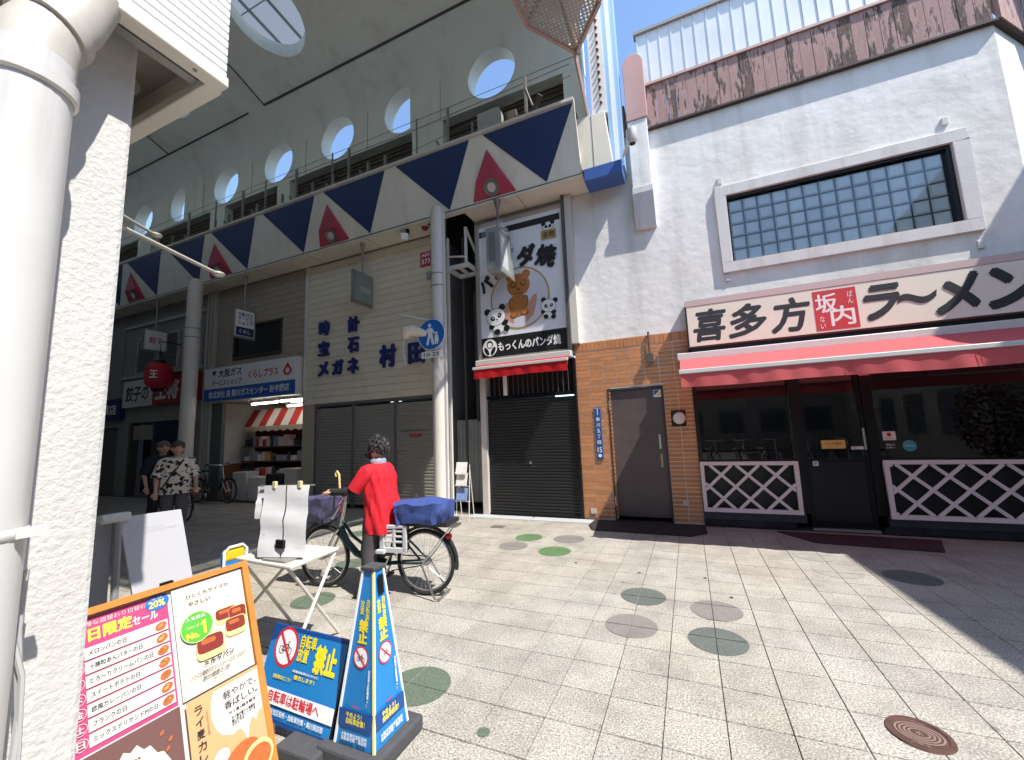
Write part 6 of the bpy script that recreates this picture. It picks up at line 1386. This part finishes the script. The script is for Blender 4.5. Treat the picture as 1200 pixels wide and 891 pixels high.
def floral():
    m = bpy.data.materials.new('floral_print_cotton'); m.use_nodes = True; t = m.node_tree; N = t.nodes; L = t.links; bs = N['Principled BSDF']
    g = N.new('ShaderNodeTexCoord'); nn = N.new('ShaderNodeTexNoise'); nn.inputs['Scale'].default_value = 17; nn.inputs['Detail'].default_value = 2.5; L.new(g.outputs['Object'], nn.inputs['Vector'])
    r = N.new('ShaderNodeValToRGB'); r.color_ramp.elements[0].position = .535; r.color_ramp.elements[0].color = (*lin((216, 206, 188)), 1); r.color_ramp.elements[1].position = .56; r.color_ramp.elements[1].color = (*lin((26, 24, 26)), 1)
    L.new(nn.outputs[0], r.inputs[0]); L.new(r.outputs[0], bs.inputs['Base Color']); bs.inputs['Roughness'].default_value = .8; return m
def walker(label, loc, rz, shirt, trs, hairc, h=1.0, seed=1, bag=False, arm=.25):
    t = thing('person', label, 'person', loc, rz=rz); b = MB(); Z = lambda p: (p[0]*h, p[1]*h, p[2]*h)
    L1 = [Z((0, .09, .84)), Z((.1, .1, .46)), Z((.06, .1, .09))]; L2 = [Z((0, -.09, .84)), Z((.02, -.1, .46)), Z((-.16, -.1, .12))]
    for L_ in (L1, L2):
        b.tube(*densify(L_, [.085, .06, .04], 4), 12); b.ball(L_[0], .09, 10, 8); a = Vector(L_[2]); b.tube([a+Vector((-.03, 0, -.03)), a+Vector((.06, 0, -.04)), a+Vector((.15, 0, -.055))], [.04, .04, .03], 10)
    b.tube([Z(p) for p in ((0, 0, .82), (0, 0, 1.0), (.01, 0, 1.15), (0, 0, 1.32), (0, 0, 1.38))], [.13, .12, .135, .135, .07], 14); hc = Z((.03, 0, 1.56)); b.tube([Z((0, 0, 1.34)), Z((.015, 0, 1.47))], [.05, .05], 12); head_geo(b, hc, 0, 1.0)
    A1 = [Z((0, .18, 1.32)), Z((-.02, .27, 1.06)), Z((arm, .29, .88))]; A2 = [Z((0, -.18, 1.32)), Z((.02, -.26, 1.06)), Z((.14, -.25, .84))]
    for A, s in ((A1, -1), (A2, 1)):
        b.tube(*densify(A, [.05, .04, .028], 4), 10); b.ball(A[0], .055, 10, 8); hand_geo(b, A[2], Vector(A[2])-Vector(A[1]), s, .4)
    bake(b.build('body', m_skin_, t, local=True), .011); face_parts(t, hc, 0, None)
    hr = MB(); hr.ball(Vector(hc)+Vector((-.015, 0, .03)), (.1, .1, .096), 18, 12); hr.ball(Vector(hc)+Vector((-.035, 0, -.015)), (.078, .097, .1), 14, 10); crumple(hr, .014, 22); hr.build('hair', mat('hair_%d' % seed, hairc, .6), t, smooth=True, local=True)
    for L_ in (L1, L2):
        P_, Q_ = densify(L_, [.1, .08, .066], 8); sleeve(P_, Q_, trs, 'trouser_leg', t); a = Vector(L_[2]); MB().tube([a+Vector((-.05, 0, -.035)), a+Vector((-.02, 0, -.03)), a+Vector((.07, 0, -.042)), a+Vector((.16, 0, -.058))], [.03, .05, .048, .03], 12).build('shoe', m_shoe, t, smooth=True, local=True)
    loft([(0, 0, 1.41*h, .06, .07), (0, 0, 1.385*h, .1, .15), (0, 0, 1.34*h, .125, .2), (0, 0, 1.25*h, .14, .205), (0, 0, 1.12*h, .145, .2), (0, 0, 1.0*h, .155, .21), (0, 0, .88*h, .165, .22), (0, 0, .78*h, .17, .225)], shirt, 'shirt', t, fold=.03, k=6)
    for A in (A1, A2): P_, Q_ = densify([(A[0][0], A[0][1]*.5, A[0][2]+.005), A[0], A[1]], [.07, .085, .085], 5); sleeve(P_, Q_, shirt, 'sleeve', t)
    if bag: MB().tube([(-.05, .14, 1.38*h), (.13, .06, 1.3*h), (.155, -.06, 1.1*h), (.17, -.17, .88*h)], .012, 6).build('bag_strap', m_black, t, smooth=True, local=True)
    return t
walker('person in a white and black floral shirt walking through the arcade', (-8.0, 4.15, 0), R(-30), floral(), mat('grey_trousers', (92, 92, 96), .85), (74, 60, 52), .96, 1, True)
walker('person in dark clothes walking a bicycle behind the floral shirt', (-9.15, 4.5, 0), R(-10), mat('navy_jacket', (30, 33, 44), .9), mat('dark_jeans', (40, 44, 58), .85), (96, 82, 70), .97, 2, False, .2)

# bicycles parked across the street: the restaurant glass mirrors them
for i, (x, y, a) in enumerate(((.6, -1.9, 80), (1.5, -2.0, 84), (2.3, -1.9, 78), (3.3, -2.0, 86), (4.2, -1.9, 81), (5.0, -2.0, 84))):
    o = copy_tree(b2); o.location = (x, y, 0); o.rotation_euler = (0, 0, R(a))
    tag(o, 'bicycle parked in the row across the street from the restaurant', 'bicycle', 'bicycles parked across the street')
